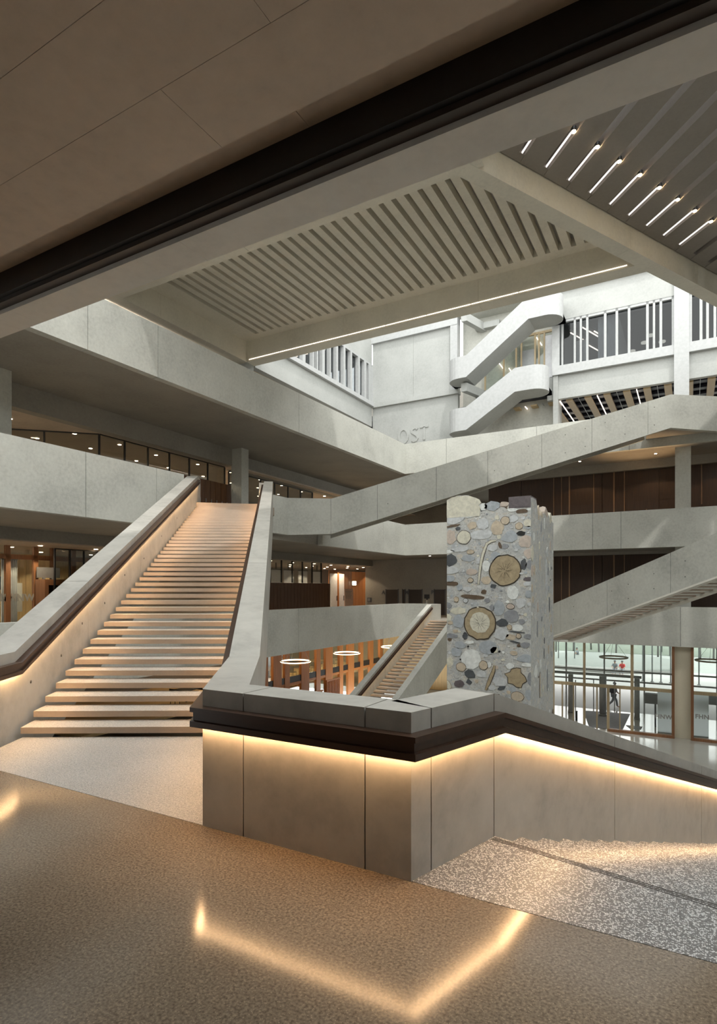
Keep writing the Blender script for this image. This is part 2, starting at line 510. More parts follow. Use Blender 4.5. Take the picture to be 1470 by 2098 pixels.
# left wall with coping
Wc, W0 = (10.06, EDGE - 0.01), (3.0, EDGE - 0.01)
Kl = (9.40, -31.97)
lw = thing('stair_parapet', 'concrete parapet on the left of the grand staircase, with timber handrail', 'parapet', (6, -27, 0))
PL = [(*W0, 1.1, -0.7), (*Wc, 1.1, -0.7), (*Kl, 1.1, -0.7), (*SL1, 6.36, 4.4), (-0.35, -18.82, 6.36, 4.4)]
wall_path(lw, PL, 0.40, [(2, 0.18), (2, 0.42), (2, 0.66), (2, 0.86)], 'conc_near', side=1)
P3 = [(p[0], p[1], p[2]) for p in PL[:4]]
rail_and_led(lw, P3, 1)
# tie holes in the left wall
for f, dz in [(0.03, -0.62), (0.10, -0.75), (0.16, -0.62), (0.24, -0.72), (0.33, -0.62), (0.44, -0.75), (0.57, -0.7), (0.72, -0.7)]:
    p = along(PL[2], PL[3], f)
    d = Vector((PL[3][0] - PL[2][0], PL[3][1] - PL[2][1])).normalized(); nr = Vector((d.y, -d.x))
    tube('tie_hole', (p[0], p[1], p[2] + dz), (p[0] + nr.x * 0.004, p[1] + nr.y * 0.004, p[2] + dz), 0.022, 'groove', lw)

# ------------------------------------------------------------------ island parapet between the two stairs
isl = thing('island_parapet', 'concrete parapet in the foreground with grey coping and glowing dark timber handrail', 'parapet', (14.5, -32.5, 0))
PI_ = [(*KT, 6.36, 4.5), (*K1, 1.1, -0.62), (*C1, 1.1, -0.62), (*C2, 1.1, -0.62), (*C3, 1.1, -0.62), (SE[0], SE[1], 1.1 - S_SL * S_LEN, -0.62 - S_SL * S_LEN)]
def cfrac(px, p, q, z=0.5):
    # fraction along the plan segment p..q seen in pixel column px
    best = min(range(401), key=lambda i: abs(proj_px(along(p, q, i / 400)) - px))
    return best / 400
def proj_px(p):
    x, y = p[0] - CAM[0], p[1] - CAM[1]
    return 735 + 1200 * (x * CA + y * SA) / (-x * SA + y * CA)
Sx = along(C3, SE, 0.4)
j_s = [0.0]
wall_path(isl, PI_, 0.36, [(0, 0.25), (0, 0.5), (0, 0.75), (2, cfrac(499, C1, C2)), (2, cfrac(748.5, C1, C2)), (3, cfrac(884, C2, C3)), (3, 0.985), (4, 0.4 * cfrac(1260, C3, Sx)), (4, 0.4 * cfrac(1438, C3, Sx)), (4, 0.6)], 'conc_near', side=1)
rail_and_led(isl, [(p[0], p[1], p[2]) for p in PI_], 1, 'led_island')

# ------------------------------------------------------------------ staircase going down on the right
sd = thing('lower_staircase', 'speckled terrazzo staircase descending to the right beside the island parapet', 'staircase', (17.5, -30, -1))
nd = (onz(1460, 1848, 0) - onz(1015, 1714, 0)); ND = Vector((nd.x, nd.y)).normalized()
SW = 4.2
lr = [(C2[0], EDGE), C3, (C3[0] + ND.x * SW, C3[1] + ND.y * SW), (C3[0] + ND.x * SW, EDGE)]
o = prism('landing', lr, -0.30, 0.0, 'chip', sd); o['label'] = 'dark and white speckled terrazzo landing'
TR2 = 0.386
for n in range(1, 48):
    z = -S_SL * TR2 * n
    a = (C3[0] + S_DIR.x * TR2 * (n - 1), C3[1] + S_DIR.y * TR2 * (n - 1)); b = (C3[0] + S_DIR.x * TR2 * n, C3[1] + S_DIR.y * TR2 * n)
    prism('tread', [a, b, (b[0] + ND.x * SW, b[1] + ND.y * SW), (a[0] + ND.x * SW, a[1] + ND.y * SW)], z - 0.16, z, 'chip', sd)
for n in range(0, 4):
    for k in range(3 if n == 0 else 0):
        z = -S_SL * TR2 * n + 0.0015
        d = 0.03 + 0.022 * k
        a = (C3[0] + S_DIR.x * (TR2 * n - d), C3[1] + S_DIR.y * (TR2 * n - d))
        c = (a[0] + ND.x * SW / 2, a[1] + ND.y * SW / 2)
        obox('nosing_groove', c, ND, SW - 0.02, 0.009, z - 0.004, z, 'groove', sd)
# right parapet of the lower stairs, outside the frame
rp = thing('stair_parapet', 'concrete parapet on the far side of the lower stairs', 'parapet', (20, -30, 0))
R3 = (C3[0] + ND.x * SW, C3[1] + ND.y * SW); RE = (SE[0] + ND.x * SW, SE[1] + ND.y * SW)
wall_path(rp, [(R3[0], EDGE, 1.1, -.6), (*R3, 1.1, -0.62), (*RE, 1.1 - S_SL * S_LEN, -0.62 - S_SL * S_LEN)], 0.36, [], 'conc_near', side=-1)

# ------------------------------------------------------------------ ground floor, outer shell
g = box('floor', -14, 33, -45, 0.25, -6.7, -6.3, 'floor_pale'); meta(g, kind='structure')
for nm, a in (('wall_left', (-14.3, -14, -45, 16, -6.7, 22)), ('wall_right', (33, 33.3, -45, 16, -6.7, 16)), ('wall_back', (-14, 2.5, 15.7, 16, -6.7, 22))):
    o = box(nm, *a, 'conc_soffit'); meta(o, kind='structure')
o = box('wall_near_lower', -14, 33, -45.3, -45, -6.7, 0, 'conc_soffit'); meta(o, kind='structure')

# gallery floors (left side x<0, far side y>0)
def slab(name, x0, x1, y0, y1, z0, z1, mat='conc_soffit'):
    return meta(box(name, x0, x1, y0, y1, z0, z1, mat), kind='structure')
for zf, zb in ((L2, 9.88), (L1, 4.30), (L0, -1.18)):
    slab('floor', -14, -0.32, -45, 15.7, zb, zf)
    slab('floor', -0.30, 33, 0.32, 15.7, zb, zf)
# balcony parapets
def parapet_left(zt, zb, y0, y1, jpx, label, jy=()):
    t = thing('balcony_parapet', label, 'parapet', (0, (y0 + y1) / 2, zb))
    fr = [frac_px_x(p, 0, y0, y1) for p in jpx] + [(y - y0) / (y1 - y0) for y in jy]
    dt = 0.37 if zt > 10 else 0.0
    wall_path(t, [(0, y0, zt - dt, zb - dt * .5), (0, y1, zt, zb)], 0.30, [(0, f) for f in fr if 0.01 < f < 0.99], 'conc', side=1, gap=0.02)
    return t
def parapet_far(zt, zb, x0, x1, jpx, label):
    t = thing('balcony_parapet', label, 'parapet', ((x0 + x1) / 2, 0, zb))
    fr = [frac_px_y(p, 0, x0, x1) for p in jpx]
    wall_path(t, [(x0, 0, zt, zb), (x1, 0, zt, zb)], 0.30, [(0, f) for f in fr if 0.01 < f < 0.99], 'conc', side=1, gap=0.02)
    return t
parapet_left(11.83, 9.80, -33, 0, (180, 324, 613, 787), 'long grey parapet of the top gallery, receding from upper left to the corner')
parapet_far(11.83, 9.80, 0, 32.98, (915, 1100, 1290), 'parapet of the top gallery along the far side')
parapet_left(6.34, 4.24, -33, -20.05, (176, 321), 'grey first-gallery parapet left of the grand staircase')
parapet_left(6.34, 4.24, -10.3, 0, (786,), 'pale first-gallery parapet in the middle, behind the diagonal flight')
parapet_far(6.34, 4.24, 0, 32.98, (917, 1215, 1273), 'first-gallery parapet on the far side, right of the stone pillar')
parapet_left(0.95, -1.22, -33, 0, (612, 786), 'ground-gallery parapet above the orange timber cafe')
parapet_far(0.95, -1.22, 0, 2.3, (), 'short ground-gallery parapet beside the middle stairs')
parapet_far(0.95, -1.22, 5.2, 32.98, (1395,), 'ground-gallery parapet above the glazed entrance')
# top landing of the grand staircase
meta(prism('floor', [(-0.35, -20.2), (0.3, -19.75), (2.2, -18.1), (2.0, -17.0), (0.1, -15.0), (-0.35, -15.0)], L1 - 0.3, L1, 'tread'), kind='structure')

# ------------------------------------------------------------------ big diagonal flight, level one to level two
def offset_line(p, q, w):
    d = Vector((q[0] - p[0], q[1] - p[1])).normalized()
    return (-d.y * w, d.x * w)
BF0, BF1 = (1.737, -12.138), (16.098, -2.6)
bf = thing('diagonal_staircase', 'grey concrete flight spanning diagonally across the atrium to the top gallery', 'staircase', (8, -8, 6))
P = [(1.62, -17.05, 6.34, 4.55), (0.0, -15.1, 6.34, 4.55), (0.0, -13.37, 6.34, 4.55), (*BF0, 6.34, 4.62), (*BF1, 11.83, 10.13), (18.9, -0.55, 11.83, 10.0), (22.0, -0.4, 11.83, 9.9)]
wall_path(bf, P, 0.30, [(2, 0.98), (3, 0.13), (3, 0.30), (3, 0.45), (3, 0.61), (3, 0.76), (3, 0.93)], 'conc', side=1, gap=0.016)
ox, oy = offset_line(BF0, BF1, 2.7)
Pf = [(-0.2, -11.5, 6.34, 4.62), (BF0[0] + ox, BF0[1] + oy, 6.34, 4.62), (BF1[0] + ox, BF1[1] + oy, 11.83, 10.13), (15.2, -0.1, 11.83, 10.0)]
wall_path(bf, Pf[1:3], 0.30, [], 'conc', side=-1)
ni = offset_line(BF0, BF1, 0.3)
for n in range(42):
    f0, f1 = n / 42, min(1, (n + 1.15) / 42)
    a0, a1 = along(BF0, BF1, f0), along(BF0, BF1, f1)
    z = L1 + (L2 - L1) * (n + 1) / 42
    w0, w1 = 0.3, 2.4
    k0 = (ni[0] / 0.3 * w0, ni[1] / 0.3 * w0); k1 = (ni[0] / 0.3 * w1, ni[1] / 0.3 * w1)
    prism('tread', [(a0[0] + k0[0], a0[1] + k0[1]), (a1[0] + k0[0], a1[1] + k0[1]), (a1[0] + k1[0], a1[1] + k1[1]), (a0[0] + k1[0], a0[1] + k1[1])], z - 0.1, z, 'tread', bf)
prism('landing', [(0, -13.2), (BF0[0], BF0[1]), (BF0[0] + ox * 0.9, BF0[1] + oy * 0.9), (0, -10.4)], L1 - 0.5, L1, 'conc_soffit', bf)
prism('landing', [(16.3, -2.4), (18.9, -0.5), (18.9, 0.1), (14.8, 0.1), (14.9, -0.9)], L2 - 0.5, L2, 'conc_soffit', bf)
# tie holes of the big flight
bd = Vector((BF1[0] - BF0[0], BF1[1] - BF0[1])).normalized(); bn = Vector((bd.y, -bd.x))
for f in (0.16, 0.47, 0.57, 0.68, 0.74, 0.80, 0.86, 0.95):
    for dz in ((-0.4, -1.3) if f > 0.5 else (-1.1,)):
        p = along(BF0, BF1, f); z = 6.34 + 5.49 * f + dz
        tube('tie_hole', (p[0], p[1], z), (p[0] + bn.x * 0.006, p[1] + bn.y * 0.006, z), 0.022, 'groove', bf, 6)

# ------------------------------------------------------------------ right flight, ground gallery up to the first gallery
RF0, RF1 = (10.2, -5.92), (20.2, -13.55)
rf = thing('right_staircase', 'concrete flight on the right with open treads, rising behind the stone pillar', 'staircase', (15, -9, 0))
def rz(f): return 0.83 + (4.93 - 0.83) * f
ox, oy = offset_line(RF0, RF1, 2.3)
d = Vector((RF1[0] - RF0[0], RF1[1] - RF0[1])).normalized()
E0 = (RF0[0] - d.x * 2.2, RF0[1] - d.y * 2.2)
wall_path(rf, [(*E0, 0.83, -0.75), (*RF0, 0.83, -0.75), (*RF1, rz(1), rz(1) - 1.58)], 0.28, [(1, 0.13), (1, 0.36), (1, 0.61), (1, 0.85)], 'conc', side=1, gap=0.016)
wall_path(rf, [(E0[0] + ox, E0[1] + oy, 0.83, -0.75), (RF0[0] + ox, RF0[1] + oy, 0.83, -0.75), (RF1[0] + ox, RF1[1] + oy, rz(1), rz(1) - 1.58)], 0.28, [(1, .4)], 'conc', side=-1, gap=0.016)
for n in range(34):
    f0, f1 = n / 34, (n + 0.55) / 34
    a0, a1 = along(RF0, RF1, f0), along(RF0, RF1, f1)
    k0 = (ox / 2.3 * 0.28, oy / 2.3 * 0.28); k1 = (ox / 2.3 * 2.02, oy / 2.3 * 2.02)
    z = rz(f0) - 1.45
    prism('tread', [(a0[0] + k0[0], a0[1] + k0[1]), (a1[0] + k0[0], a1[1] + k0[1]), (a1[0] + k1[0], a1[1] + k1[1]), (a0[0] + k1[0], a0[1] + k1[1])], z - 0.05, z, 'tread', rf)
for s in (0, 1):   # lower lips of the two stringers, light on their chamfers put into the colour
    q0 = (RF0[0] + ox * s, RF0[1] + oy * s, 0.83 - 1.58); q1 = (RF1[0] + ox * s, RF1[1] + oy * s, rz(1) - 1.58)
    sg = 1 if s == 0 else -1
    sweep('stringer_lip', [q0, q1], [(-0.035 * sg, -0.06), (0.31 * sg, -0.06), (0.31 * sg, 0.01), (-0.035 * sg, 0.01)], 'lip_lit', rf)
for f in (0.2, 0.38, 0.45, 0.55, 0.66, 0.78):
    for dz in (-0.55, -1.15):
        p = along(RF0, RF1, f); z = rz(f) + dz
        tube('tie_hole', (p[0], p[1], z), (p[0] + d.y * 0.006, p[1] - d.x * 0.006, z), 0.02, 'groove', rf, 6)

# ------------------------------------------------------------------ middle staircase, ground floor to ground gallery
ms = thing('middle_staircase', 'narrow concrete staircase in the middle distance climbing to the ground gallery', 'staircase', (4, -8, -5))
ML0, ML1 = (3.10, -15.6), (2.62, -1.6)
MR0, MR1 = (5.05, -15.6), (4.55, -1.6)
mz0, mz1 = -5.6, L0
for n in range(40):
    f0, f1 = n / 40, (n + 1.15) / 40
    z = mz0 + (mz1 - mz0) * (n + 1) / 40
    tread([along(ML0, ML1, f0), along(MR0, MR1, f0), along(MR0, MR1, f1), along(ML0, ML1, f1)], z - 0.085, z, ms)
def mpar(a, b, side):
    e = (b[0], 0.0)
    PP = [(*a, mz0 + 1.0, mz0 - 0.6), (*b, mz1 + 1.0, mz1 - 0.9), (*e, mz1 + 1.0, mz1 - 0.9)]
    wall_path(ms, PP, 0.32, [(0, 0.5), (0, 0.75), (0, 0.9)], 'conc', side=side, gap=0.014)
    return PP
pp = mpar(ML0, ML1, 1)
rail_and_led(ms, [p[:3] for p in pp[:2]], 1, 'led_far')
pp = mpar(MR0, MR1, -1)
rail_and_led(ms, [p[:3] for p in pp[:2]], -1, 'led_far')
prism('landing', [(2.5, -1.7), (4.7, -1.7), (4.7, 0.4), (2.5, 0.4)], L0 - 0.4, L0, 'conc_soffit', ms)

# ------------------------------------------------------------------ roof: ribbed ceiling, beams, fins
RZ = 14.2
meta(box('roof_slab', -4, 11.3, -23.6, -20.52, 15.2, 15.6, 'rib_gap'), kind='structure')  # unseen slab added to shift the edge of the sun patch
cr = thing('ceiling_ribbed', None, None, (5, -16, 15.3), kind='structure')
DG0, DG1 = Vector((11.40, -20.10)), Vector((17.94, -7.70))     # near soffit edge of the diagonal beam
DD = (DG1 - DG0).normalized()
DN = Vector((DD.y, -DD.x))                                       # towards the fins
def diag_y(x): return DG0.y + (x - DG0.x) * DD.y / DD.x
for i in range(42):
    x = -2.63 + 0.492 * i          # one rib, then an open slot
    x1 = x + 0.30
    if x > 16.4: break
    y0 = -20.0 if x1 < 11.2 else diag_y(x1) + 0.25
    if y0 > -12.9: break
    box('rib', x, x1, y0, -12.32, 15.30, 15.62, 'rib', cr)
box('rib', -3.95, -2.86, -20.0, -12.32, 15.30, 15.62, 'rib', cr)
for i in range(11):
    box('plank', -3.95 + 0.099 * i, -3.95 + 0.099 * i + 0.094, -20.0, -12.32, 15.285, 15.30, 'rib', cr)
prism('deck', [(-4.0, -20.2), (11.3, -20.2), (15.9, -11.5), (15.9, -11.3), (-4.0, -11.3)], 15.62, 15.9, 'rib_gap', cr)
prism('end_band', [(-3.95, -12.32), (15.2, -12.32), (15.6, -11.8), (-3.95, -11.8)], 15.30, 15.62, 'rib', cr)
def beam(label, x0, x1, y0, y1, z0, z1, js, axis, mat='rib', name='roof_beam'):
    t = thing(name, label, 'beam', ((x0 + x1) / 2, (y0 + y1) / 2, z0))
    a0, a1 = (x0, x1) if axis == 'x' else (y0, y1)
    cuts = [a0] + list(js) + [a1]
    for i in range(len(cuts) - 1):
        u, v = cuts[i] + (0.004 if i else 0), cuts[i + 1] - (0.004 if i < len(cuts) - 2 else 0)
        if axis == 'x': box('segment', u, v, y0, y1, z0, z1, mat, t)
        else: box('segment', x0, x1, u, v, z0, z1, mat, t)
    return t
fb = beam('far concrete roof beam with a thin glowing light line along its face', -3.9, 15.75, -11.80, -11.12, RZ + 0.004, 15.62, (2.2, 9.0), 'x')
for i in range(9):
    xa, xb = -3.75 + i * 2.07, -3.75 + (i + 1) * 2.07
    box('led_strip', xa + 0.02, xb - 0.02, -11.815, -11.80, 14.29, 14.312, 'led_soft', fb)
beam('side roof beam running above the top gallery on the left', -4.6, -3.9, -21.5, -11.12, RZ, 15.62, (-17.7,), 'y')
beam('concrete cross beam at the near end of the ribbed ceiling', -3.9, 11.75, -20.5, -19.75, RZ + 0.006, 15.62, (3.0,), 'x')
db = thing('roof_beam', 'pale diagonal roof beam running to the right between ribs and dark fins', 'beam', (DG0.x, DG0.y, RZ))
dcut = [-0.25, 7.9, 12.5, 25.6]
for i in range(3):
    p0, p1 = DG0 + DD * (dcut[i] + 0.004), DG0 + DD * (dcut[i + 1] - 0.004)
    w = -DN * 0.56
    prism('segment', [p0, p1, p1 + w, p0 + w], RZ, 15.7, 'rib', db)
FD = Vector((0.66, -0.75)).normalized()
fins_pos = []
fz = 15.0
ff = thing('ceiling_fins', None, None, (16, -15, fz), kind='structure')
pitch = 1.085
S0 = (Vector((12.362, -18.385)) - DG0).dot(DD)
for i in range(-3, 22):
    s0 = S0 + pitch * i + 0.13
    s1 = s0 + pitch - 0.25
    p0, p1 = DG0 + DD * s0 + DN * 0.05, DG0 + DD * s1 + DN * 0.05
    L = FD * 6.2
    if (p0 + L).y > -1 and i > 16: pass
    prism('fin', [p0, p1, p1 + L, p0 + L], fz, fz + 0.75, 'fin', ff)
e0, e1 = DG0 + DD * -4 + DN * 0.02, DG0 + DD * 24 + DN * 0.02
for a_, b_ in ((0.0, 0.32), (5.75, 6.6)):
    prism('end_band', [e0 + FD * a_, e1 + FD * a_, e1 + FD * b_, e0 + FD * b_], fz - 0.02 if a_ > 1 else fz + 0.02, fz + 0.8, 'fin', ff)
prism('cover', [e0, e1, e1 + FD * 1.5, e0 + FD * 1.5], fz + 0.76, fz + 0.82, 'fin', ff)  # strip added over the slots to keep sun spots off the beam
q0, q1 = e0 + FD * 6.6, e1 + FD * 6.6
qm = q0 + (q1 - q0) * ((-13.0 - q0.y) / (q1.y - q0.y))
prism('roof_slab', [qm, (33, -13.0), (33, 2.4), (q1.x, 2.4)], fz, fz + 0.8, 'fin', ff)
q5 = q0 + (q1 - q0) * ((-20.0 - q0.y) / (q1.y - q0.y))
prism('roof_slab', [q5, (33, -20.0), (33, -13.0), qm], fz, fz + 0.8, 'fin', ff)
prism('skylight_pane', [(9.6, -33.2), (33, -33.2), (33, -20.0), q5, q0, (9.6, -24.0)], fz + 0.5, fz + 0.54, 'frost_sky', ff)
for i in range(-1, 9):
    c = DG0 + DD * (S0 + pitch * i + 0.03) + DN * 0.05 + FD * 1.80
    t = thing('slot_lamp', 'small warm lamp in a slot between the dark roof fins', 'lamp', (c.x, c.y, fz - 0.02), 'lamps between the roof fins')
    disc('housing', (c.x, c.y, fz + 0.06), 0.075, 0.12, 'black', t, 12)
    disc('lens', (c.x, c.y, fz - 0.01), 0.06, 0.02, 'slot_lamp', t, 12)
    q = c - FD * 1.62
    tube('light_tube', (q.x, q.y, fz + 0.06), (c.x - FD.x * .1, c.y - FD.y * .1, fz + 0.06), 0.03, 'tube', t, 6)
# top gallery ceiling on the left, roofs that close the building
meta(box('ceiling', -14, -4.6, -45, 16, 15.0, 15.4, 'navy'), kind='structure')
meta(box('ceiling', -4.6, -3.9, -45, -21.5, 15.0, 15.4, 'conc_soffit'), kind='structure')
lc = thing('ceiling_planks', None, None, (-6, -10, 14.6), kind='structure')
for i in range(26):
    y = -26 + i * 1.1
    box('plank', -13.9, -4.65, y, y + 0.42, 14.62, 14.70, 'gold', lc)
box('edge_plank', -5.5, -4.62, -26, 2.4, 14.55, 14.62, 'gold', lc)
for i in range(7):
    y = -24 + i * 3.9
    box('led_line', -13.5, -5.7, y + 0.70, y + 0.76, 14.66, 14.69, 'led_soft', lc)
box('cove_led', -4.62, -4.60, -22, -12.3, 14.16, 14.19, 'led_soft', lc)
# columns of the top gallery
def column(x0, x1, y0, y1, z0, z1, label, mat='conc'):
    t = thing('column', label, 'column', ((x0 + x1) / 2, (y0 + y1) / 2, z0))
    box('shaft', x0, x1, y0, y1, z0, z1, mat, t)
    box('foot_joint', x0 + 0.02, x1 - 0.02, y0 + 0.02, y1 - 0.02, z0 - 0.01, z0 + 0.001, 'conc_dark', t)
    return t
column(-4.5, -3.92, -11.75, -11.2, L2, RZ, 'short concrete column under the far roof beam on the top gallery', 'conc_white')

# ------------------------------------------------------------------ white courtyard facades beyond the far beam
FX, FY, FT = -3.9, 2.5, 27.0  # wall tops raised out of view to cut sky and sun on the facades
wl = thing('wall_white_left', None, None, (FX, -4, 14), kind='structure')
box('lower_band', FX - 0.4, FX, -11.1, FY, 14.15, 15.62, 'conc_white', wl)
box('sill', FX - 0.4, FX + 0.22, -11.1, FY, 15.62, 15.90, 'white', wl)
box('upper_band', FX - 0.4, FX, -11.1, FY, 18.82, FT, 'conc_white', wl)
box('soffit_glow_board', FX - 0.9, FX - 0.4, -11.1, FY, 14.15, 14.25, 'wood_light', wl)
wt = thing('window_1', None, None, (FX, -4, 16), kind='structure')
for px, w in ((578, .30), (600, .16), (622, .3), (641, .12), (650, .12), (662, .28), (676, .12), (690, .22), (705, .24), (719, .2), (735, .22), (748, .3), (757, .25)):
    y = onx(px, 750, FX).y
    box('mullion', FX - 0.30, FX + 0.06, y - w / 2 * 1.0, y + w / 2, 15.90, 18.82, 'white_frame', wt)
for a_, b_ in ((-11, -7), (-7, -4), (-4, -1), (-1, 2.45)):
    box('pane', FX - 0.22, FX - 0.20, a_, b_, 15.9, 18.82, 'glass_office', wt)
box('corner_pier', FX - 0.4, FX + 0.02, 2.30, 2.75, 15.90, 18.82, 'white_frame', wt)
box('head', FX - 0.3, FX + 0.03, -11.1, FY, 18.70, 18.82, 'white_frame', wt)
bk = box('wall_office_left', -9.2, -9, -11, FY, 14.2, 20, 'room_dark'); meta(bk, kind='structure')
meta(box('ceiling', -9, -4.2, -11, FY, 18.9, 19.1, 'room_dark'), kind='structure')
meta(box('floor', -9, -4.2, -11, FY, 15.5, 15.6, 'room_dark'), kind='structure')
for y in (-8, -5, -2.0, 0.8):
    t = thing('ceiling_light', 'slim glowing light line in the upper left offices', 'lamp', (-6.5, y, 18.6), 'light lines of the upper left offices')
    box('diffuser', -8.5, -5.0, y, y + 0.07, 18.62, 18.66, 'led_soft', t)
    box('housing', -8.52, -4.98, y - 0.01, y + 0.08, 18.66, 18.90, 'white', t)

wo = thing('wall_white_far', None, None, (0, FY, 11), kind='structure')
box('lower_panel', FX, 2.85, 2.62, 3.0, L2, 15.55, 'conc_white', wo)
box('upper_panel_left', FX, -0.55, 2.62, 3.0, 15.85, 20.35, 'conc_white', wo)
box('upper_panel_right', -0.54, 2.36, 2.62, 3.0, 15.85, 20.35, 'conc_white', wo)
box('ledge', FX, 2.92, 2.42, 3.0, 15.55, 15.85, 'conc_white', wo)
box('pilaster', 2.36, 2.88, 2.42, 3.0, 15.85, 20.9, 'white', wo)
box('top_band', FX, 2.88, 2.40, 3.0, 20.35, FT, 'white', wo)
box('niche_shade_roof', 2.88, 9.3, 2.6, 3.8, 20.9, 21.2, 'conc', wo)  # roof added to shade the niche from the open sky
box('niche_wall', 2.88, 9.6, 3.6, 3.8, L2, FT, 'conc', wo)
# the word on the wall, in raised concrete strokes
t = thing('wall_lettering', 'large pale concrete letters OST on the white wall', 'lettering', (-0.5, 2.6, 12.7))
def stroke(pts, w, y=2.62, th=0.05, nm='letter'):
    V, F = [], []
    for i, (x, z) in enumerate(pts):
        a = pts[max(0, i - 1)]; b = pts[min(len(pts) - 1, i + 1)]
        d_ = Vector((b[0] - a[0], b[1] - a[1])).normalized(); n_ = Vector((-d_.y, d_.x)) * w / 2
        V += [(x + n_.x, y, z + n_.y), (x - n_.x, y, z - n_.y), (x - n_.x, y - th, z - n_.y), (x + n_.x, y - th, z + n_.y)]
    n = len(pts)
    F = [(0, 1, 2, 3), (4 * n - 4, 4 * n - 3, 4 * n - 2, 4 * n - 1)] + [(4 * i + j, 4 * i + (j + 1) % 4, 4 * i + 4 + (j + 1) % 4, 4 * i + 4 + j) for i in range(n - 1) for j in range(4)]
    return mesh(nm, V, F, 'conc_white', t)
stroke([(-1.33 + 0.36 * cos(a), 13.15 + 0.50 * sin(a)) for a in [2 * pi * i / 24 for i in range(25)]], 0.17)
stroke([(-0.20, 13.52), (-0.36, 13.64), (-0.52, 13.62), (-0.66, 13.5), (-0.64, 13.32), (-0.45, 13.2), (-0.26, 13.05), (-0.2, 12.88), (-0.3, 12.72), (-0.48, 12.66), (-0.66, 12.76)], 0.16)
stroke([(-0.02, 13.64), (0.66, 13.64)], 0.17); stroke([(0.32, 13.6), (0.32, 12.66)], 0.17)

wr = thing('wall_white_right', None, None, (15, FY, 14), kind='structure')
box('lower_band', 8.9, 16.14, FY + 0.15, FY + 0.5, 14.12, 15.60, 'conc_white', wr)
box('lower_band', 16.91, 33, FY + 0.15, FY + 0.5, 14.12, 15.60, 'conc_white', wr)
box('sill', 9.3, 33, FY - 0.12, FY + 0.5, 15.60, 16.16, 'white', wr)
box('upper_band', 9.6, 33, FY, FY + 0.5, 19.08, 20.9, 'conc_white', wr)
box('cornice', 9.3, 33, FY - 0.22, FY + 0.5, 20.9, FT, 'white', wr)
box('pilaster', 9.25, 9.70, FY - 0.1, FY + 0.5, 15.6, 20.9, 'white', wr)
box('pier', 16.14, 16.91, FY - 0.15, FY + 0.5, L2, 20.9, 'white', wr)
wn = thing('window_2', None, None, (13, FY, 16), kind='structure')
for x, w in ((9.86, .10), (10.62, .12), (10.98, .12), (11.36, .13), (12.40, .14), (13.06, .14), (13.74, .14), (14.74, .14), (15.09, .12), (15.45, .14), (16.08, .12)):
    box('mullion', x - w / 2, x + w / 2, FY + 0.02, FY + 0.24, 16.16, 19.08, 'white_frame', wn)
for x0, x1 in ((9.7, 11.36), (11.36, 13.06), (13.06, 14.74), (14.74, 16.14)):
    box('pane', x0, x1, FY + 0.2, FY + 0.22, 16.16, 19.08, 'glass_office', wn)
box('head', 9.7, 16.14, FY + 0.02, FY + 0.24, 18.92, 19.08, 'white_frame', wn)
wn = thing('window_3', None, None, (20, FY, 16), kind='structure')
for x, w in ((16.98, .14), (17.5, .14), (17.82, .13), (18.18, .13), (18.5, .13), (19.5, .14), (20.5, .14), (22, .14)):
    box('mullion', x - w / 2, x + w / 2, FY + 0.02, FY + 0.24, 16.16, 19.08, 'white_frame', wn)
box('pane', 16.91, 24, FY + 0.2, FY + 0.22, 16.16, 19.08, 'glass_office', wn)
box('head', 16.91, 33, FY + 0.02, FY + 0.24, 18.92, 19.08, 'white_frame', wn)
# offices behind
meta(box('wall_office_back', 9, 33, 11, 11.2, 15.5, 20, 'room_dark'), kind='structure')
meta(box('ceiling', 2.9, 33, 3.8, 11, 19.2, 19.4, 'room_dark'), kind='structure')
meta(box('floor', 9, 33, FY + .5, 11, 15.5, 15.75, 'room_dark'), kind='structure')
meta(box('wall_office_side', 12.95, 13.05, 3.2, 11, 15.75, 19.2, 'glass_frost'), kind='structure')
t = thing('curtain', 'white curtain half drawn behind the upper windows', 'curtain', (12.5, 3.0, 16.2))
V = []; F = []
for i in range(40):
    x = 11.92 + i * 0.028
    V += [(x, 3.05 + 0.05 * sin(i * 1.3), 16.0), (x, 3.05 + 0.05 * sin(i * 1.3 + .4), 18.95)]
F = [(2 * i, 2 * i + 2, 2 * i + 3, 2 * i + 1) for i in range(39)]
mesh('drape', V, F, 'curtain', t, True)
box('curtain_rail', 11.8, 13.05, 3.0, 3.08, 18.95, 19.0, 'white_frame', t)
meta(box('wall_office_partition', 10.2, 11.1, 4.6, 4.7, 15.75, 18.4, 'curtain'), kind='structure')
for x, y in ((10.4, 5.5), (11.2, 5.0), (11.8, 6.0), (10.9, 7.5)):
    t = thing('ceiling_light', 'slim tilted light line in the left upper office', 'lamp', (x, y, 19), 'light lines of the left upper office')
    obox('diffuser', (x, y), (0.35, 1), 2.2, 0.07, 18.95, 18.99, 'led_soft', t); obox('housing', (x, y), (0.35, 1), 2.22, 0.09, 18.99, 19.20, 'white', t)
for x, y in ((13.6, 6.5), (14.4, 5.4), (15.1, 7.4), (15.4, 5.8), (14.8, 4.4)):
    t = thing('pendant_lamp', 'round opal pendant lamp in the dark upper room', 'lamp', (x, y, 17.6), 'pendant lamps of the dark upper room')
    disc('shade', (x, y, 17.75), 0.20, 0.09, 'opal', t, 20)
    tube('cable', (x, y, 17.8), (x, y, 19.2), 0.012, 'black', t, 6)
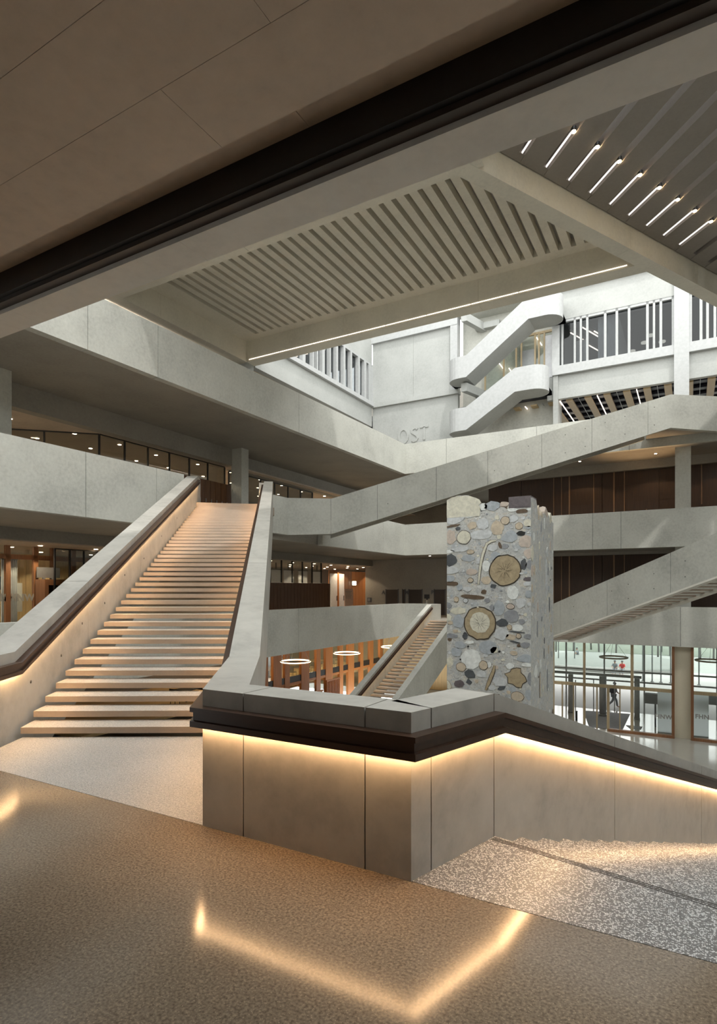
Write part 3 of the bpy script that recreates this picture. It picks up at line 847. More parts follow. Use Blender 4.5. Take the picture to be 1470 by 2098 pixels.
for x in (13.45, 14.2, 15.6, 17.6):
    t = thing('chair', 'pale tubular chair standing behind the upper window', 'chair', (x, 3.5, 15.75), 'chairs behind the upper windows')
    box('seat', x - .22, x + .22, 3.3, 3.72, 16.18, 16.22, 'white', t)
    box('backrest', x - .22, x + .22, 3.68, 3.72, 16.35, 16.62, 'white', t)
    for sx in (-.2, .2):
        for yy in (3.32, 3.7): tube('leg', (x + sx, yy, 15.75), (x + sx, yy, 16.4 if yy > 3.5 else 16.18), 0.014, 'white', t, 6)

# niche behind the curved stairs: timber glazing
wn = thing('window_4', None, None, (7, 3.3, 16), kind='structure')
for x in (4.6, 5.9, 6.75, 7.1, 8.0, 8.25, 8.6, 9.2):
    box('mullion', x - .05, x + .05, 3.2, 3.34, 15.62, 18.9, 'frame_pale', wn)
box('pane', 4.6, 9.3, 3.26, 3.28, 15.62, 18.9, 'glass', wn)
box('transom', 4.6, 9.3, 3.2, 3.34, 18.8, 18.95, 'frame_pale', wn)
box('panel', 7.15, 7.95, 3.25, 3.3, 15.7, 17.9, 'grey_metal', wn)
box('panel', 8.65, 9.15, 3.25, 3.3, 15.7, 18.6, 'curtain', wn)
meta(box('wall_niche_side', 9.3, 9.6, FY, 3.7, L2, 15.6, 'conc_white'), kind='structure')
t = thing('niche_light', 'glowing light line inside the niche behind the curved stairs', 'lamp', (6.2, 3.45, 17.6))
for (a_, b_) in (((5.5, 3.45, 17.5), (5.9, 3.45, 16.9)), ((6.5, 3.45, 16.5), (6.2, 3.45, 17.0)), ((8.05, 3.45, 18.7), (8.4, 3.45, 18.1))):
    tube('tube', a_, b_, 0.03, 'led_soft', t, 6)
# gallery ceiling on the far side of level two: gold planks on a dark void
gc = thing('ceiling_gold', None, None, (14, 8, 14), kind='structure')
box('void', 2.9, 33, 3.0, 15.7, 14.55, 14.7, 'navy', gc)
for i in range(27):
    x = 4.4 + i * 1.12
    box('plank', x, x + 0.40, 3.0, 15.7, 14.02, 14.12, 'gold', gc)
    box('purlin', x + 0.74, x + 0.765, 3.0, 15.7, 14.10, 14.13, 'grey_metal', gc) if i % 2 else box('led_line', x + 0.74, x + 0.785, 3.0, 15.0, 14.05, 14.09, 'led_soft', gc)
for j in range(8):
    box('duct', 2.9, 33, 4 + j * 1.4, 4.5 + j * 1.4, 14.35, 14.5, 'navy', gc)

# ------------------------------------------------------------------ curved white stairs in front of the niche
def curved_flight(label, xl, xk0, xk1, xr, zl, zr, h):
    t = thing('curved_staircase', label, 'staircase', ((xl + xr) / 2, 1.5, zl))
    yn, yb = 0.55, 2.42
    r = (yb - yn) / 2
    yc = (yn + yb) / 2
    pts = []
    for i in range(13):                       # left round end, from the wall to the front
        a = pi / 2 + pi * i / 12
        pts.append((xl + r + r * cos(a) * 1.0, yc + r * sin(a), zl))
    m = 8
    for i in range(m + 1):
        f = i / m
        pts.append((xk0 + (xk1 - xk0) * f, yn, zl + (zr - zl) * f))
    for i in range(13):
        a = -pi / 2 + pi * i / 12
        pts.append((xr - r + r * cos(a), yc + r * sin(a), zr))
    # drop doubles
    Q = [pts[0]]
    for p in pts[1:]:
        if (Vector(p[:2]) - Vector(Q[-1][:2])).length > 0.02: Q.append(p)
    o = sweep('balustrade', Q, [(0, 0), (0, h), (0.09, h), (0.09, 0)], 'white', t)
    # underside and back wall
    V = []; F = []
    for p in Q:
        V += [(p[0], p[1], p[2] + 0.01), (p[0], yb, p[2] + 0.01), (p[0], p[1], p[2] + 0.25), (p[0], yb, p[2] + 0.25)]
    for i in range(len(Q) - 1):
        F += [(4 * i, 4 * i + 1, 4 * i + 5, 4 * i + 4), (4 * i + 2, 4 * i + 6, 4 * i + 7, 4 * i + 3), (4 * i + 1, 4 * i + 3, 4 * i + 7, 4 * i + 5)]
    mesh('soffit', V, F, 'conc_white', t)
    sweep('inner_balustrade', [(xk0, yb - 0.05, zl), (xk1, yb - 0.05, zr)], [(0, 0), (0, h), (0.06, h), (0.06, 0)], 'white', t)
    for i in range(15):
        f = (i + .5) / 15
        x = xk0 + (xk1 - xk0) * f
        z = zl + (zr - zl) * f + 0.28
        box('tread', x - 0.14, x + 0.14, yn + 0.1, yb - 0.06, z - 0.06, z + 0.02, 'conc_white', t)
    return t
curved_flight('lower flight of the white curved stairs', 2.72, 4.15, 7.35, 9.25, 12.38, 14.35, 1.50)
curved_flight('upper flight of the white curved stairs', 2.72, 4.15, 8.20, 10.1, 15.85, 18.75, 1.42)
for z, lab in ((15.2, 'concrete bracket under the upper curved landing'), (19.9, 'concrete bracket above the curved stairs under the beam')):
    t = thing('bracket', lab, 'bracket', (3.9, 2.4, z))
    prism('arm', [(3.55, 1.3), (3.95, 1.3), (4.6, 3.6), (4.2, 3.6)], z, z + 0.55, 'conc_white', t)
    box('crosshead', 3.9, 5.6, 3.2, 3.6, z + .1, z + .5, 'conc_white', t)

# ------------------------------------------------------------------ far side galleries: dark timber walls, columns
for (zb, zt, lvl) in ((L1, 9.55, 'a'), (L0, 4.30, 'b')):
    w = thing('wall_timber_upper' if lvl == 'a' else 'wall_timber_lower', None, None, (16, 4.2, zb), kind='structure')
    edges = [4.6, 6.9, 9.05, 10.05, 12.05, 13.35, 15.3, 17.0, 19.3, 21.6, 24, 27, 30, 33]
    for i in range(len(edges) - 1):
        box('panel', edges[i] + 0.015, edges[i + 1] - 0.015, 4.0, 4.1, zb, zt - 0.2, 'wood_dark', w)
        for k in range(3):
            zz = zb + (zt - zb) * (k + 1) / 4
            box('slat', edges[i] + 0.03, edges[i + 1] - 0.03, 3.992, 4.0, zz, zz + 0.015, 'wood_dark', w)
    for x, zlo, wd in ((9.05, 0.0, .05), (10.05, 0.0, .09), (9.55, 1.2, .04), (11.55, 1.3, .05), (12.75, 0.0, .09), (13.35, 1.4, .05), (14.6, -1, .05), (17.55, 1.7, .05), (19.3, 0, .09)):
        z0_, z1_ = (zb, zb + 1.6) if zlo < 0 else (zb + zlo, zt - 0.2)
        box('batten', x - wd / 2, x + wd / 2, 3.94, 4.0, z0_, z1_, 'batten', w)
    box('back', 4.6, 33, 4.1, 4.3, zb, zt + .4, 'wood_dark', w)
    box('top_band', 4.6, 33, 3.7, 4.0, zt - 0.2, zt + .4, 'conc_soffit', w)
column(16.22, 17.0, 1.0, 1.7, L1, 9.88, 'grey concrete column in front of the dark timber wall on the first gallery')
column(16.22, 17.0, 1.0, 1.7, L0, 4.30, 'concrete column on the ground gallery behind the right flight')
column(16.20, 17.02, 0.55, 1.25, -6.3, -1.18, 'beige column standing in the entrance glazing', 'conc_warm_lit')
for x, z in ((15.2, 9.86), (19, 9.86), (11, 9.86), (7, 4.28), (1.0, 4.28)):
    t = thing('spotlight', 'small warm spotlight under the gallery soffit', 'lamp', (x, 2.0, z), 'spotlights under the far galleries')
    disc('lens', (x, 2.0, z - 0.012), 0.07, 0.02, 'lamp', t)
    disc('ring', (x, 2.0, z - 0.006), 0.10, 0.012, 'black', t)
    L = bpy.data.lights.new('spotlight_beam', 'SPOT'); L.energy = 60; L.color = (1, .66, .34); L.spot_size = radians(120); L.shadow_soft_size = .06
    lo = bpy.data.objects.new('spotlight_beam', L); link(lo, t); lo.location = (x, 2.0, z - 0.06)

t = thing('uplight', 'small warm uplight on the first gallery floor behind the far parapet', 'lamp', (14.4, 1.0, L1))
disc('housing', (14.4, 1.0, L1 + .06), .10, .12, 'black', t); disc('lens', (14.4, 1.0, L1 + .125), .08, .01, 'lamp', t)
L = bpy.data.lights.new('uplight_beam', 'SPOT'); L.energy = 420; L.color = (1, .62, .30); L.spot_size = radians(75); L.spot_blend = 0.8; L.shadow_soft_size = .08
lo = bpy.data.objects.new('uplight_beam', L); link(lo, t); lo.location = (14.4, 1.0, L1 + .16); lo.rotation_euler = (radians(180), 0, 0)

# ------------------------------------------------------------------ left galleries, levels one and zero
def band(zb, zt, x, y0, y1, nm):
    return meta(box(nm, x - 0.5, x, y0, y1, zb, zt, 'conc_soffit'), kind='structure')
band(8.95, 9.88, -5.7, -45, -10.8, 'wall_band_left')
band(8.95, 9.88, -6.4, -10.1, 6, 'wall_band_middle')
column(-5.75, -5.0, -10.95, -10.35, L1, 9.88, 'grey concrete column at the head of the grand staircase')
column(-5.2, -4.6, -24.6, -24.0, L1, 9.88, 'concrete column at the far left edge of the first gallery')
meta(box('ceiling', -13.9, -5.9, -45, 15, 8.98, 9.05, 'conc_ceiling'), kind='structure')
meta(box('ceiling', -13.9, -5.9, -45, 15, 3.80, 3.88, 'conc_ceiling'), kind='structure')
band(3.83, 4.30, -5.7, -45, 6, 'wall_band_lower')
LAMPN = 0
def downlights(xs, ys_, z, label, group, every=3, energy=55):
    global LAMPN
    for y in ys_:
        for x in xs:
            LAMPN += 1
            xx, yy = x + rng.uniform(-.25, .25), y + rng.uniform(-.3, .3)
            if z < 5 and 430 < proj_px((xx, yy)) < 500: continue      # would shine through the open treads
            t = thing('downlight', label, 'lamp', (xx, yy, z), group)
            disc('lens', (xx, yy, z - 0.012), 0.085, 0.02, 'lamp', t)
            disc('ring', (xx, yy, z - 0.006), 0.12, 0.012, 'white', t)
            if LAMPN % every == 0:
                L = bpy.data.lights.new('downlight_beam', 'SPOT'); L.energy = energy * every; L.color = (1, .78, .52); L.spot_size = radians(130); L.shadow_soft_size = .08
                lo = bpy.data.objects.new('downlight_beam', L); link(lo, t); lo.location = (xx, yy, z - 0.06)
downlights((-7.3, -9.4, -11.6), [-25 + 2.6 * i for i in range(14)], 8.98, 'round warm downlight in the first gallery ceiling', 'downlights of the first gallery', 2, 70)
downlights((-7.2, -9.3, -11.6), [-29 + 2.6 * i for i in range(16)], 3.80, 'round warm downlight in the ground gallery ceiling', 'downlights of the ground gallery', 2, 60)
# smoked glass screens on level one
def screen(label, pts, z0, z1, posts, mat='glass_dark', name='glass_screen', th=0.02):
    t = thing(name, label, 'glass screen', (pts[0][0], pts[0][1], z0))
    for (a_, b_), n in zip(zip(pts, pts[1:]), posts):
        d_ = Vector((b_[0] - a_[0], b_[1] - a_[1])); Ld = d_.length
        for i in range(n):
            c = along(a_, b_, (i + .5) / n)
            obox('pane', c, d_, Ld / n - 0.05, th, z0, z1, mat, t)
        for i in range(n + 1):
            c = along(a_, b_, i / n)
            obox('post', c, d_, 0.06, 0.08, z0, z1, 'black', t)
        obox('head', along(a_, b_, .5), d_, Ld, 0.07, z1, z1 + 0.05, 'black', t)
    return t
screen('long dark glass screen on the first gallery behind the left parapet', [(-9.6, -22.2), (-6.3, -19.1), (-6.3, -10.9)], L1, 8.90, (2, 6))
screen('glass screen on the first gallery right of the column', [(-6.8, -10.0), (-6.8, -1.2)], L1, 8.88, (6,))
lk = thing('locker_row', 'row of tall brown timber lockers at the head of the grand staircase', 'lockers', (-6.0, -12, L1))
for i in range(9):
    y0_ = -14.4 + i * 0.42
    b_ = box('door', -6.2, -6.06, y0_ + 0.01, y0_ + 0.41, L1 + 0.05, L1 + 2.62, 'locker', lk)
    hnd = mesh('handle', [(-6.06, y0_ + .05, L1 + 1.4), (-6.06, y0_ + .09, L1 + 1.4), (-6.06, y0_ + .09, L1 + 1.6), (-6.06, y0_ + .05, L1 + 1.6), (-6.03, y0_ + .05, L1 + 1.4), (-6.03, y0_ + .09, L1 + 1.4), (-6.03, y0_ + .09, L1 + 1.6), (-6.03, y0_ + .05, L1 + 1.6)], [(0, 1, 2, 3), (4, 5, 6, 7), (0, 1, 5, 4), (2, 3, 7, 6), (1, 2, 6, 5), (0, 3, 7, 4)], 'grey_metal', b_)
box('body', -6.7, -6.2, -14.42, -10.6, L1, L1 + 2.64, 'wood_dark', lk)

# level zero, left: timber framed glazing with curtain and lettering
gz = thing('window_5', None, None, (-8.5, -20, L0), kind='structure')
def gy(px): return onx(px, 1200, -8.5).y
for px in (-30, 15, 72, 108, 150):
    y = gy(px)
    box('mullion', -8.58, -8.42, y - 0.10, y + 0.10, L0, 3.80, 'frame_wood', gz)
box('head', -8.58, -8.42, gy(-40), gy(230), 3.22, 3.42, 'frame_wood', gz)
box('head_pane', -8.51, -8.49, gy(-40), gy(230), 3.42, 3.80, 'glass', gz)
for a_, b_ in ((-30, 15), (15, 72), (72, 108), (108, 150)):
    box('pane', -8.51, -8.49, gy(a_) + .1, gy(b_) - .1, L0, 3.22, 'glass', gz)
t = thing('curtain', 'white curtain behind the timber glazing at far left', 'curtain', (-9, gy(35), L0))
ya, yb = gy(18), gy(52)
V = []
for i in range(40):
    y = ya + (yb - ya) * i / 39
    V += [(-9.1 + 0.06 * sin(i * 1.4), y, L0), (-9.1 + 0.06 * sin(i * 1.4 + .3), y, 3.2)]
mesh('drape', V, [(2 * i, 2 * i + 2, 2 * i + 3, 2 * i + 1) for i in range(39)], 'curtain', t, True)
box('curtain_rail', -9.16, -9.04, ya, yb, 3.2, 3.26, 'grey_metal', t)
rm = thing('wall_room_left', None, None, (-11, gy(80), L0), kind='structure')
for i in range(16):
    y = gy(48) + i * 0.32
    box('board', -11.05, -11, y + .005, y + .315, L0, 3.6, 'wood_light', rm)
bd_ = thing('notice_board', 'pale notice board on a stand behind the glazing', 'board', (-9.4, gy(58), L0))
box('panel', -9.45, -9.40, gy(47), gy(70), 0.9, 2.2, 'paper', bd_); box('foot', -9.6, -9.25, gy(50), gy(68), L0, L0 + .05, 'grey_metal', bd_); box('stem', -9.45, -9.41, gy(58) - .04, gy(58) + .04, L0, .9, 'grey_metal', bd_)
tv = thing('wall_screen', 'small dark screen on an arm in the left room', 'screen', (-10.4, gy(62), 2))
obox('display', (-10.4, gy(60)), (0.5, 1), 1.0, 0.08, 1.9, 2.5, 'steel_dark', tv); box('arm', -11, -10.42, gy(63), gy(63) + .06, 2.2, 2.26, 'black', tv)
ck = thing('display_cabinet', 'brown timber cabinet with dark opening near the left handrail', 'cabinet', (-8, gy(110), L0))
ca, cb = onx(92, 1200, -7.6).y, onx(140, 1200, -7.6).y
zt_ = onx(100, 1187, -7.6).z; zi = onx(100, 1200, -7.6).z
box('top', -8.3, -7.6, ca, cb, zt_ - .25, zt_, 'frame_wood', ck); box('side', -8.3, -7.6, ca, ca + .18, L0, zt_ - .25, 'frame_wood', ck); box('side', -8.3, -7.6, cb - .18, cb, L0, zt_ - .25, 'frame_wood', ck); box('back', -8.3, -8.2, ca + .18, cb - .18, L0, zt_ - .25, 'wood_dark', ck)
sn = thing('counter_screen', 'white rectangular panel above the brown cabinet', 'panel', (-8.3, (ca + cb) / 2, zt_ - .02))
box('panel', -8.25, -8.21, ca + .02, cb, zt_ + .08, zt_ + .55, 'grey_metal', sn); box('stand', -8.27, -8.19, ca + .3, ca + .4, zt_, zt_ + .08, 'grey_metal', sn); box('stand', -8.27, -8.19, cb - .4, cb - .3, zt_, zt_ + .08, 'grey_metal', sn)
screen('glass screen with black posts on the ground gallery at left', [(-7.4, onx(112, 1200, -7.4).y), (-7.4, onx(200, 1200, -7.4).y)], L0, 3.68, (3,))

def text_obj(name, body, loc, rot, size, mat, parent=None, ext=0.006):
    cu = bpy.data.curves.new(name, 'FONT')
    cu.body = body; cu.size = size; cu.extrude = ext
    cu.align_x = 'CENTER'; cu.align_y = 'CENTER'
    cu.offset = size * 0.04
    cu.space_character = 1.08
    o = bpy.data.objects.new(name, cu)
    cu.materials.append(M[mat])
    link(o, parent)
    o.location = loc; o.rotation_euler = rot
    bpy.context.view_layer.update()
    me = bpy.data.meshes.new_from_object(o)
    if not me.materials: me.materials.append(M[mat])
    bpy.data.objects.remove(o)
    o = bpy.data.objects.new(name, me)
    link(o, parent)
    o.location = loc; o.rotation_euler = rot
    return o
for px, nm in ((40, 'grey letters FHNW on the left glazing in front of the curtain'), (-6, 'grey letters FHNW on the leftmost pane, cut by the frame')):
    c = onx(px, 1225, -8.44)
    meta(text_obj('glass_lettering', 'FHNW', c, (pi / 2, 0, pi / 2), 0.42, 'letter'), nm, 'lettering')

# level zero, middle: locker wall, clerestory glass, lobby
def lx(px, py=1200, x=-6.0): return onx(px, py, x)
lk = thing('locker_row', 'dark brown vertical timber wall of lockers on the ground gallery', 'lockers', (-6, -4, L0))
ya, yb = lx(530).y, lx(677).y
n = 22
for i in range(n):
    y = ya + (yb - ya) * i / n
    box('door', -6.06, -6.0, y + .012, y + (yb - ya) / n - .012, L0 + .05, 2.32, 'locker', lk)
box('body', -6.6, -6.06, ya, yb, L0, 2.34, 'wood_dark', lk)
screen('clerestory glass above the ground gallery lockers', [(-6.02, ya), (-6.02, lx(659).y)], 2.36, 3.80, (6,), 'glass')
for i, px in enumerate((556, 582, 612, 642)):
    t = thing('curtain', 'white blind behind the clerestory glass above the lockers', 'blind', (-8.5, 0, 2.3), 'blinds behind the clerestory glass')
    y0_ = onx(px, 1170, -8.5).y
    V = []
    for k in range(12): V += [(-8.5 + .03 * sin(k * 2.1), y0_ + k * .11, 1.5), (-8.5 + .03 * sin(k * 2.1), y0_ + k * .11, 3.3)]
    mesh('slats', V, [(2 * k, 2 * k + 2, 2 * k + 3, 2 * k + 1) for k in range(11)], 'curtain', t); box('head_rail', -8.56, -8.44, y0_, y0_ + 1.2, 3.3, 3.36, 'black', t); box('hanger', -8.52, -8.48, y0_ + .5, y0_ + .6, 3.36, 3.80, 'black', t)
wb = thing('wall_lobby', None, None, (-10, 3, L0), kind='structure')
for i in range(14):
    y = lx(675, 1200, -8.2).y + i * 0.6
    box('panel', -8.3, -8.2, y + .01, y + .59, L0, 3.45, 'wood_orange' if i > 5 else 'frame_wood', wb)
dr = thing('door_1', None, None, (-8.15, 3, L0), kind='structure')
for a_, b_ in ((677, 691), (694, 705)):
    p, q = lx(a_, 1200, -8.15).y, lx(b_, 1200, -8.15).y
    box('leaf', -8.2, -8.12, p, q, L0, 3.2, 'curtain', dr); box('handle', -8.12, -8.06, q - .12, q - .08, 1.0, 1.4, 'steel_dark', dr)
box('frame', -8.2, -8.1, lx(691, 1200, -8.15).y, lx(694, 1200, -8.15).y, L0, 3.3, 'wood_orange', dr)
ib = thing('info_board', 'white and pink information board with a red mark in the lobby', 'board', (-7.2, 2, L0))
p, q = lx(707, 1200, -7.2).y, lx(724, 1200, -7.2).y
box('panel', -7.25, -7.2, p, q, 0.0, 1.95, 'pink', ib)
for k in range(6): box('text_line', -7.2, -7.195, p + .1, q - .2 - .1 * (k % 3), 1.75 - k * .11, 1.78 - k * .11, 'letter', ib)
box('mark', -7.2, -7.193, p + .15, q - .15, .32, .5, 'red', ib)
box('foot', -7.4, -7.05, p, q, L0, 0.0, 'grey_metal', ib)
es = thing('exit_sign', 'small glowing exit sign in the lobby', 'sign', (-8.1, 5, 2.3))
c = lx(726, 1195, -8.1)
box('face', -8.1, -8.06, c.y - .3, c.y + .3, c.z - .16, c.z + .16, 'exit', es); box('housing', -8.18, -8.1, c.y - .32, c.y + .32, c.z - .18, c.z + .18, 'white', es)
# concrete end wall with dark doors
meta(box('wall_far_concrete', -6.4, 4.6, 6.0, 6.3, L0, 4.3, 'conc_soffit'), kind='structure')
for i, (a_, b_) in enumerate(((792, 816), (826, 830), (839, 865), (891, 912))):
    p, q = ony(a_, 1230, 5.98).x, ony(b_, 1230, 5.98).x
    zt_ = ony(a_, 1208, 5.98).z
    t = thing('door_%d' % (i + 2), None, None, ((p + q) / 2, 5.97, L0), kind='structure')
    box('leaf', p, q, 5.94, 6.0, L0, zt_, 'bronze', t)
    box('frame', p - .05, p, 5.92, 6.0, L0, zt_ + .05, 'steel_dark', t); box('frame', q, q + .05, 5.92, 6.0, L0, zt_ + .05, 'steel_dark', t)
for px, bdy in ((786, 'A'), (834, 'M'), (887, 'B')):
    c = ony(px, 1214, 5.97)
    meta(text_obj('door_mark', bdy, c, (pi / 2, 0, 0), 0.42, 'steel_dark'), {'A': 'small dark mark beside the left dark door', 'M': 'small dark mark between the middle doors', 'B': 'small dark mark beside the right dark door'}[bdy], 'marking')
c = ony(757, 1229, 5.97)
t = thing('wall_box', 'small dark switch box on the concrete end wall', 'box', (c.x, 5.95, c.z)); box('cover', c.x - .18, c.x + .18, 5.93, 6.0, c.z - .18, c.z + .18, 'steel_dark', t); box('plate', c.x - .12, c.x + .12, 5.92, 5.93, c.z - .12, c.z + .12, 'grey_metal', t)
c = ony(875, 1235, 3.0)
t = thing('fire_extinguisher', 'dark fire extinguisher on a post beside the middle stairs', 'extinguisher', (c.x, 3.0, L0))
tube('post', (c.x, 3.06, L0), (c.x, 3.06, 1.5), 0.06, 'black', t); tube('bottle', (c.x, 2.95, 0.55), (c.x, 2.95, 1.15), 0.13, 'grey_metal', t, 12); box('label_plate', c.x - .2, c.x + .2, 3.0, 3.05, 1.25, 1.55, 'black', t)

# ------------------------------------------------------------------ ground floor cafe behind orange timber posts
cf = thing('window_6', None, None, (-6, 0, -6.3), kind='structure')
def cy(px): return onx(px, 1340, -6.0).y
for px, w in ((541, .9), (567, 1.25), (587, .75), (624, 1.35), (651, .75), (673, 1.35), (698, .75), (718, 1.3), (740, .7), (760, .9), (780, .7)):
    y = cy(px)
    box('post', -6.09, -5.91, y - w * .35, y + w * .35, -6.3, -1.18, 'wood_orange', cf)
box('rail', -6.08, -5.95, cy(530), cy(788), -4.25, -3.85, 'black', cf)
box('shelf', -6.09, -5.93, cy(530), cy(788), -4.42, -4.25, 'wood_orange', cf)
for a_, b_ in ((541, 567), (567, 624), (624, 673), (673, 718), (718, 760), (760, 786)):
    box('pane', -6.02, -6.0, cy(a_), cy(b_), -6.3, -1.2, 'glass', cf)
meta(box('wall_cafe_back', -13.9, -13.7, -20, 15, -6.3, -1.2, 'steel_dark'), kind='structure')
meta(box('floor', -13.7, -6.3, -20, 9, -4.7, -4.55, 'wood_light'), kind='structure')
meta(box('wall_ground_far', -6.0, 3.9, 8.5, 8.8, -6.3, -1.2, 'wood_light'), kind='structure')
meta(box('wall_ground_mid', 5.2, 9.0, 0.4, 0.7, -6.3, -1.2, 'conc'), kind='structure')
for i in range(7):
    y = -12 + i * 2.8
    t = thing('cafe_table', 'dark cafe table inside the timber-framed cafe', 'table', (-8.2, y, -4.55), 'cafe tables')
    box('top', -8.7, -7.7, y - .5, y + .5, -3.83, -3.79, 'black', t); tube('stem', (-8.2, y, -4.55), (-8.2, y, -3.83), .05, 'black', t)
    for s in (-1, 1):
        t = thing('cafe_chair', 'dark chair at a table inside the cafe', 'chair', (-8.2, y + s * .85, -4.55), 'cafe chairs')
        yy = y + s * .85
        box('seat', -8.42, -7.98, yy - .2, yy + .2, -4.12, -4.08, 'cloth_dark', t); box('backrest', -8.42, -7.98, yy + s * .18, yy + s * .22, -4.0, -3.65, 'cloth_dark', t)
        for sx in (-.18, .18):
            for sy in (-.17, .17): tube('leg', (-8.2 + sx, yy + sy, -4.55), (-8.2 + sx, yy + sy, -4.1), .018, 'black', t, 5)
for i in range(8):
    y = -11 + i * 2.4
    t = thing('cafe_lamp', 'glowing pendant inside the timber-framed cafe', 'lamp', (-9.5, y, -2.0), 'cafe pendants')
    disc('shade', (-9.5, y, -2.0), .28, .12, 'led_ring', t); tube('cable', (-9.5, y, -1.95), (-9.5, y, -1.2), .012, 'black', t, 5)
    if i % 2:
        L = bpy.data.lights.new('cafe_lamp_bulb', 'POINT'); L.energy = 160; L.color = (1, .72, .42); L.shadow_soft_size = .2
        lo = bpy.data.objects.new('cafe_lamp_bulb', L); link(lo, t); lo.location = (-8.6, y, -2.2)
for px in (645, 682):
    t = thing('slatted_screen', 'low orange slatted timber screen on the cafe floor' if px == 682 else 'pale slatted rack on the cafe floor', 'screen', (onx(px, 1400, -4.5).x, onx(px, 1400, -4.5).y, -6.3))
    c = onx(px, 1400, -4.5)
    for k in range(9): box('slat', -4.55, -4.45, c.y - .8 + k * .2, c.y - .72 + k * .2, -6.3, -4.35 if px == 682 else -4.9, 'wood_orange', t)
    box('top_rail', -4.56, -4.44, c.y - .82, c.y + .98, -4.35 if px == 682 else -4.9, -4.25 if px == 682 else -4.8, 'wood_orange', t)
def ring_lamp(c, R, label, zt_, mat='led_ring'):
    t = thing('ring_lamp', label, 'lamp', c)
    torus('light_ring', c, R, 0.042, mat, t)
    torus('housing', (c[0], c[1], c[2] + 0.035), R + 0.015, 0.035, 'white', t, flat=0.7)
    for k in range(3):
        a_ = 2 * pi * k / 3 + .4
        tube('wire', (c[0] + R * cos(a_), c[1] + R * sin(a_), c[2]), (c[0], c[1], zt_), 0.008, 'white', t, 5)
for px, py, lab in ((606, 1355, 'glowing ring lamp in front of the left cafe posts'), (711, 1338, 'glowing ring lamp in front of the right cafe posts'), (806, 1325, 'glowing ring lamp partly hidden by the middle stairs')):
    c = onz(px, py, -1.95)
    ring_lamp((c.x, c.y, c.z), 0.78, lab, -0.4)

# ------------------------------------------------------------------ glazed entrance on the right
en = thing('window_7', None, None, (14, 0.35, -6.3), kind='structure')
def ex(px): return ony(px, 1400, 0.35).x
for px, w in ((1198, .12), (1296, .15), (1134, .14)):
    box('mullion', ex(px) - w / 2, ex(px) + w / 2, 0.25, 0.45, -6.3, -1.18, 'frame_pale', en)
for px, w in ((1153, .07), (1176, .06), (1224, .07), (1247, .14), (1271, .06)):
    box('door_post', ex(px) - w / 2, ex(px) + w / 2, 0.28, 0.42, -6.3, -3.75, 'frame_pale', en)
box('transom', 5.2, 16.2, 0.27, 0.43, -3.80, -3.62, 'frame_pale', en)
box('transom', 17.02, 33, 0.27, 0.43, -3.80, -3.62, 'frame_pale', en)
box('sill', ex(1247), 16.2, 0.22, 0.48, -6.3, -6.15, 'frame_wood', en)
box('sill', 17.02, 33, 0.22, 0.48, -6.3, -6.15, 'frame_wood', en)
for x in (16.14, 17.06, 20.5, 24, 28):
    box('mullion', x - .07, x + .07, 0.25, 0.45, -6.3, -1.18, 'frame_wood', en)
xs = [9.0, ex(1198), ex(1296), 16.14]
for i in range(3): box('pane', xs[i] + .08, xs[i + 1] - .08, .34, .36, -3.62, -1.2, 'glass', en)
box('pane', ex(1296) + .08, 16.08, .34, .36, -6.15, -3.8, 'glass', en)
box('pane', 17.12, 20.4, .34, .36, -6.15, -1.2, 'glass', en)
# vestibule floor, outer facade
OY = 6.6
meta(box('floor', 2, 33, 0.25, OY, -6.7, -6.3, 'floor_pale'), kind='structure')
meta(box('ceiling', 2, 33, 0.4, OY, -1.18, -1.0, 'conc_soffit'), kind='structure')
of = thing('window_8', None, None, (13, OY, -6.3), kind='structure')
def oxp(px): return ony(px, 1400, OY).x
for px in (1161, 1239, 1321, 1395, 1470):
    box('mullion', oxp(px) - .045, oxp(px) + .045, OY - .05, OY + .05, -6.3, -1.0, 'post_hazed', of)
for z in (ony(1239, 1373, OY).z, ony(1239, 1393, OY).z):
    box('transom', 2, 33, OY - .05, OY + .05, z - .05, z + .05, 'post_hazed', of)
for a_, b_ in ((1100, 1161), (1161, 1239), (1239, 1321), (1321, 1395), (1395, 1470)):
    box('pane', oxp(a_), oxp(b_), OY - .01, OY + .01, -3.4, -1.0, 'glass', of)
for px in (1180, 1217, 1260):
    box('door_post', oxp(px) - .03, oxp(px) + .03, OY - .03, OY + .03, -6.3, ony(px, 1393, OY).z, 'post_hazed', of)
for px, lab in ((1170, 'left dark drum post of the entrance doors'), (1236, 'middle dark drum post of the entrance doors'), (1306, 'right dark drum post of the entrance doors')):
    yy = 4.6
    c = ony(px, 1440, yy)
    t = thing('door_post', lab, 'post', (c.x, yy, -6.3))
    R = 0.22 if px == 1236 else 0.16
    tube('drum', (c.x, yy, -6.3), (c.x, yy, -3.75), R, 'post_hazed', t, 16)
    tube('collar', (c.x, yy, -6.3), (c.x, yy, -6.15), R + .02, 'grey_metal', t, 16)
box('portal_rail', oxp(1140), oxp(1320), 4.5, 4.62, -3.72, -3.55, 'grey_metal', thing('portal', 'thin metal rail over the entrance drum posts', 'rail', (11, 4.5, -3.7)))
for px0, px1, py, lab in ((1200, 1292, 1465, 'large dark entrance mat behind the glazing'), (1283, 1316, 1492, 'small grey floor hatch behind the glazing')):
    if px0 == 1200:
        poly = [onz(*p, -6.3) for p in ((1196, 1456), (1292, 1463), (1276, 1496), (1208, 1490))]
    else:
        poly = [onz(*p, -6.3) for p in ((1283, 1486), (1317, 1489), (1314, 1495), (1292, 1493))]
    meta(prism('floor_mat', [(p.x, p.y) for p in poly], -6.3, -6.285, 'mat'), lab, 'mat')
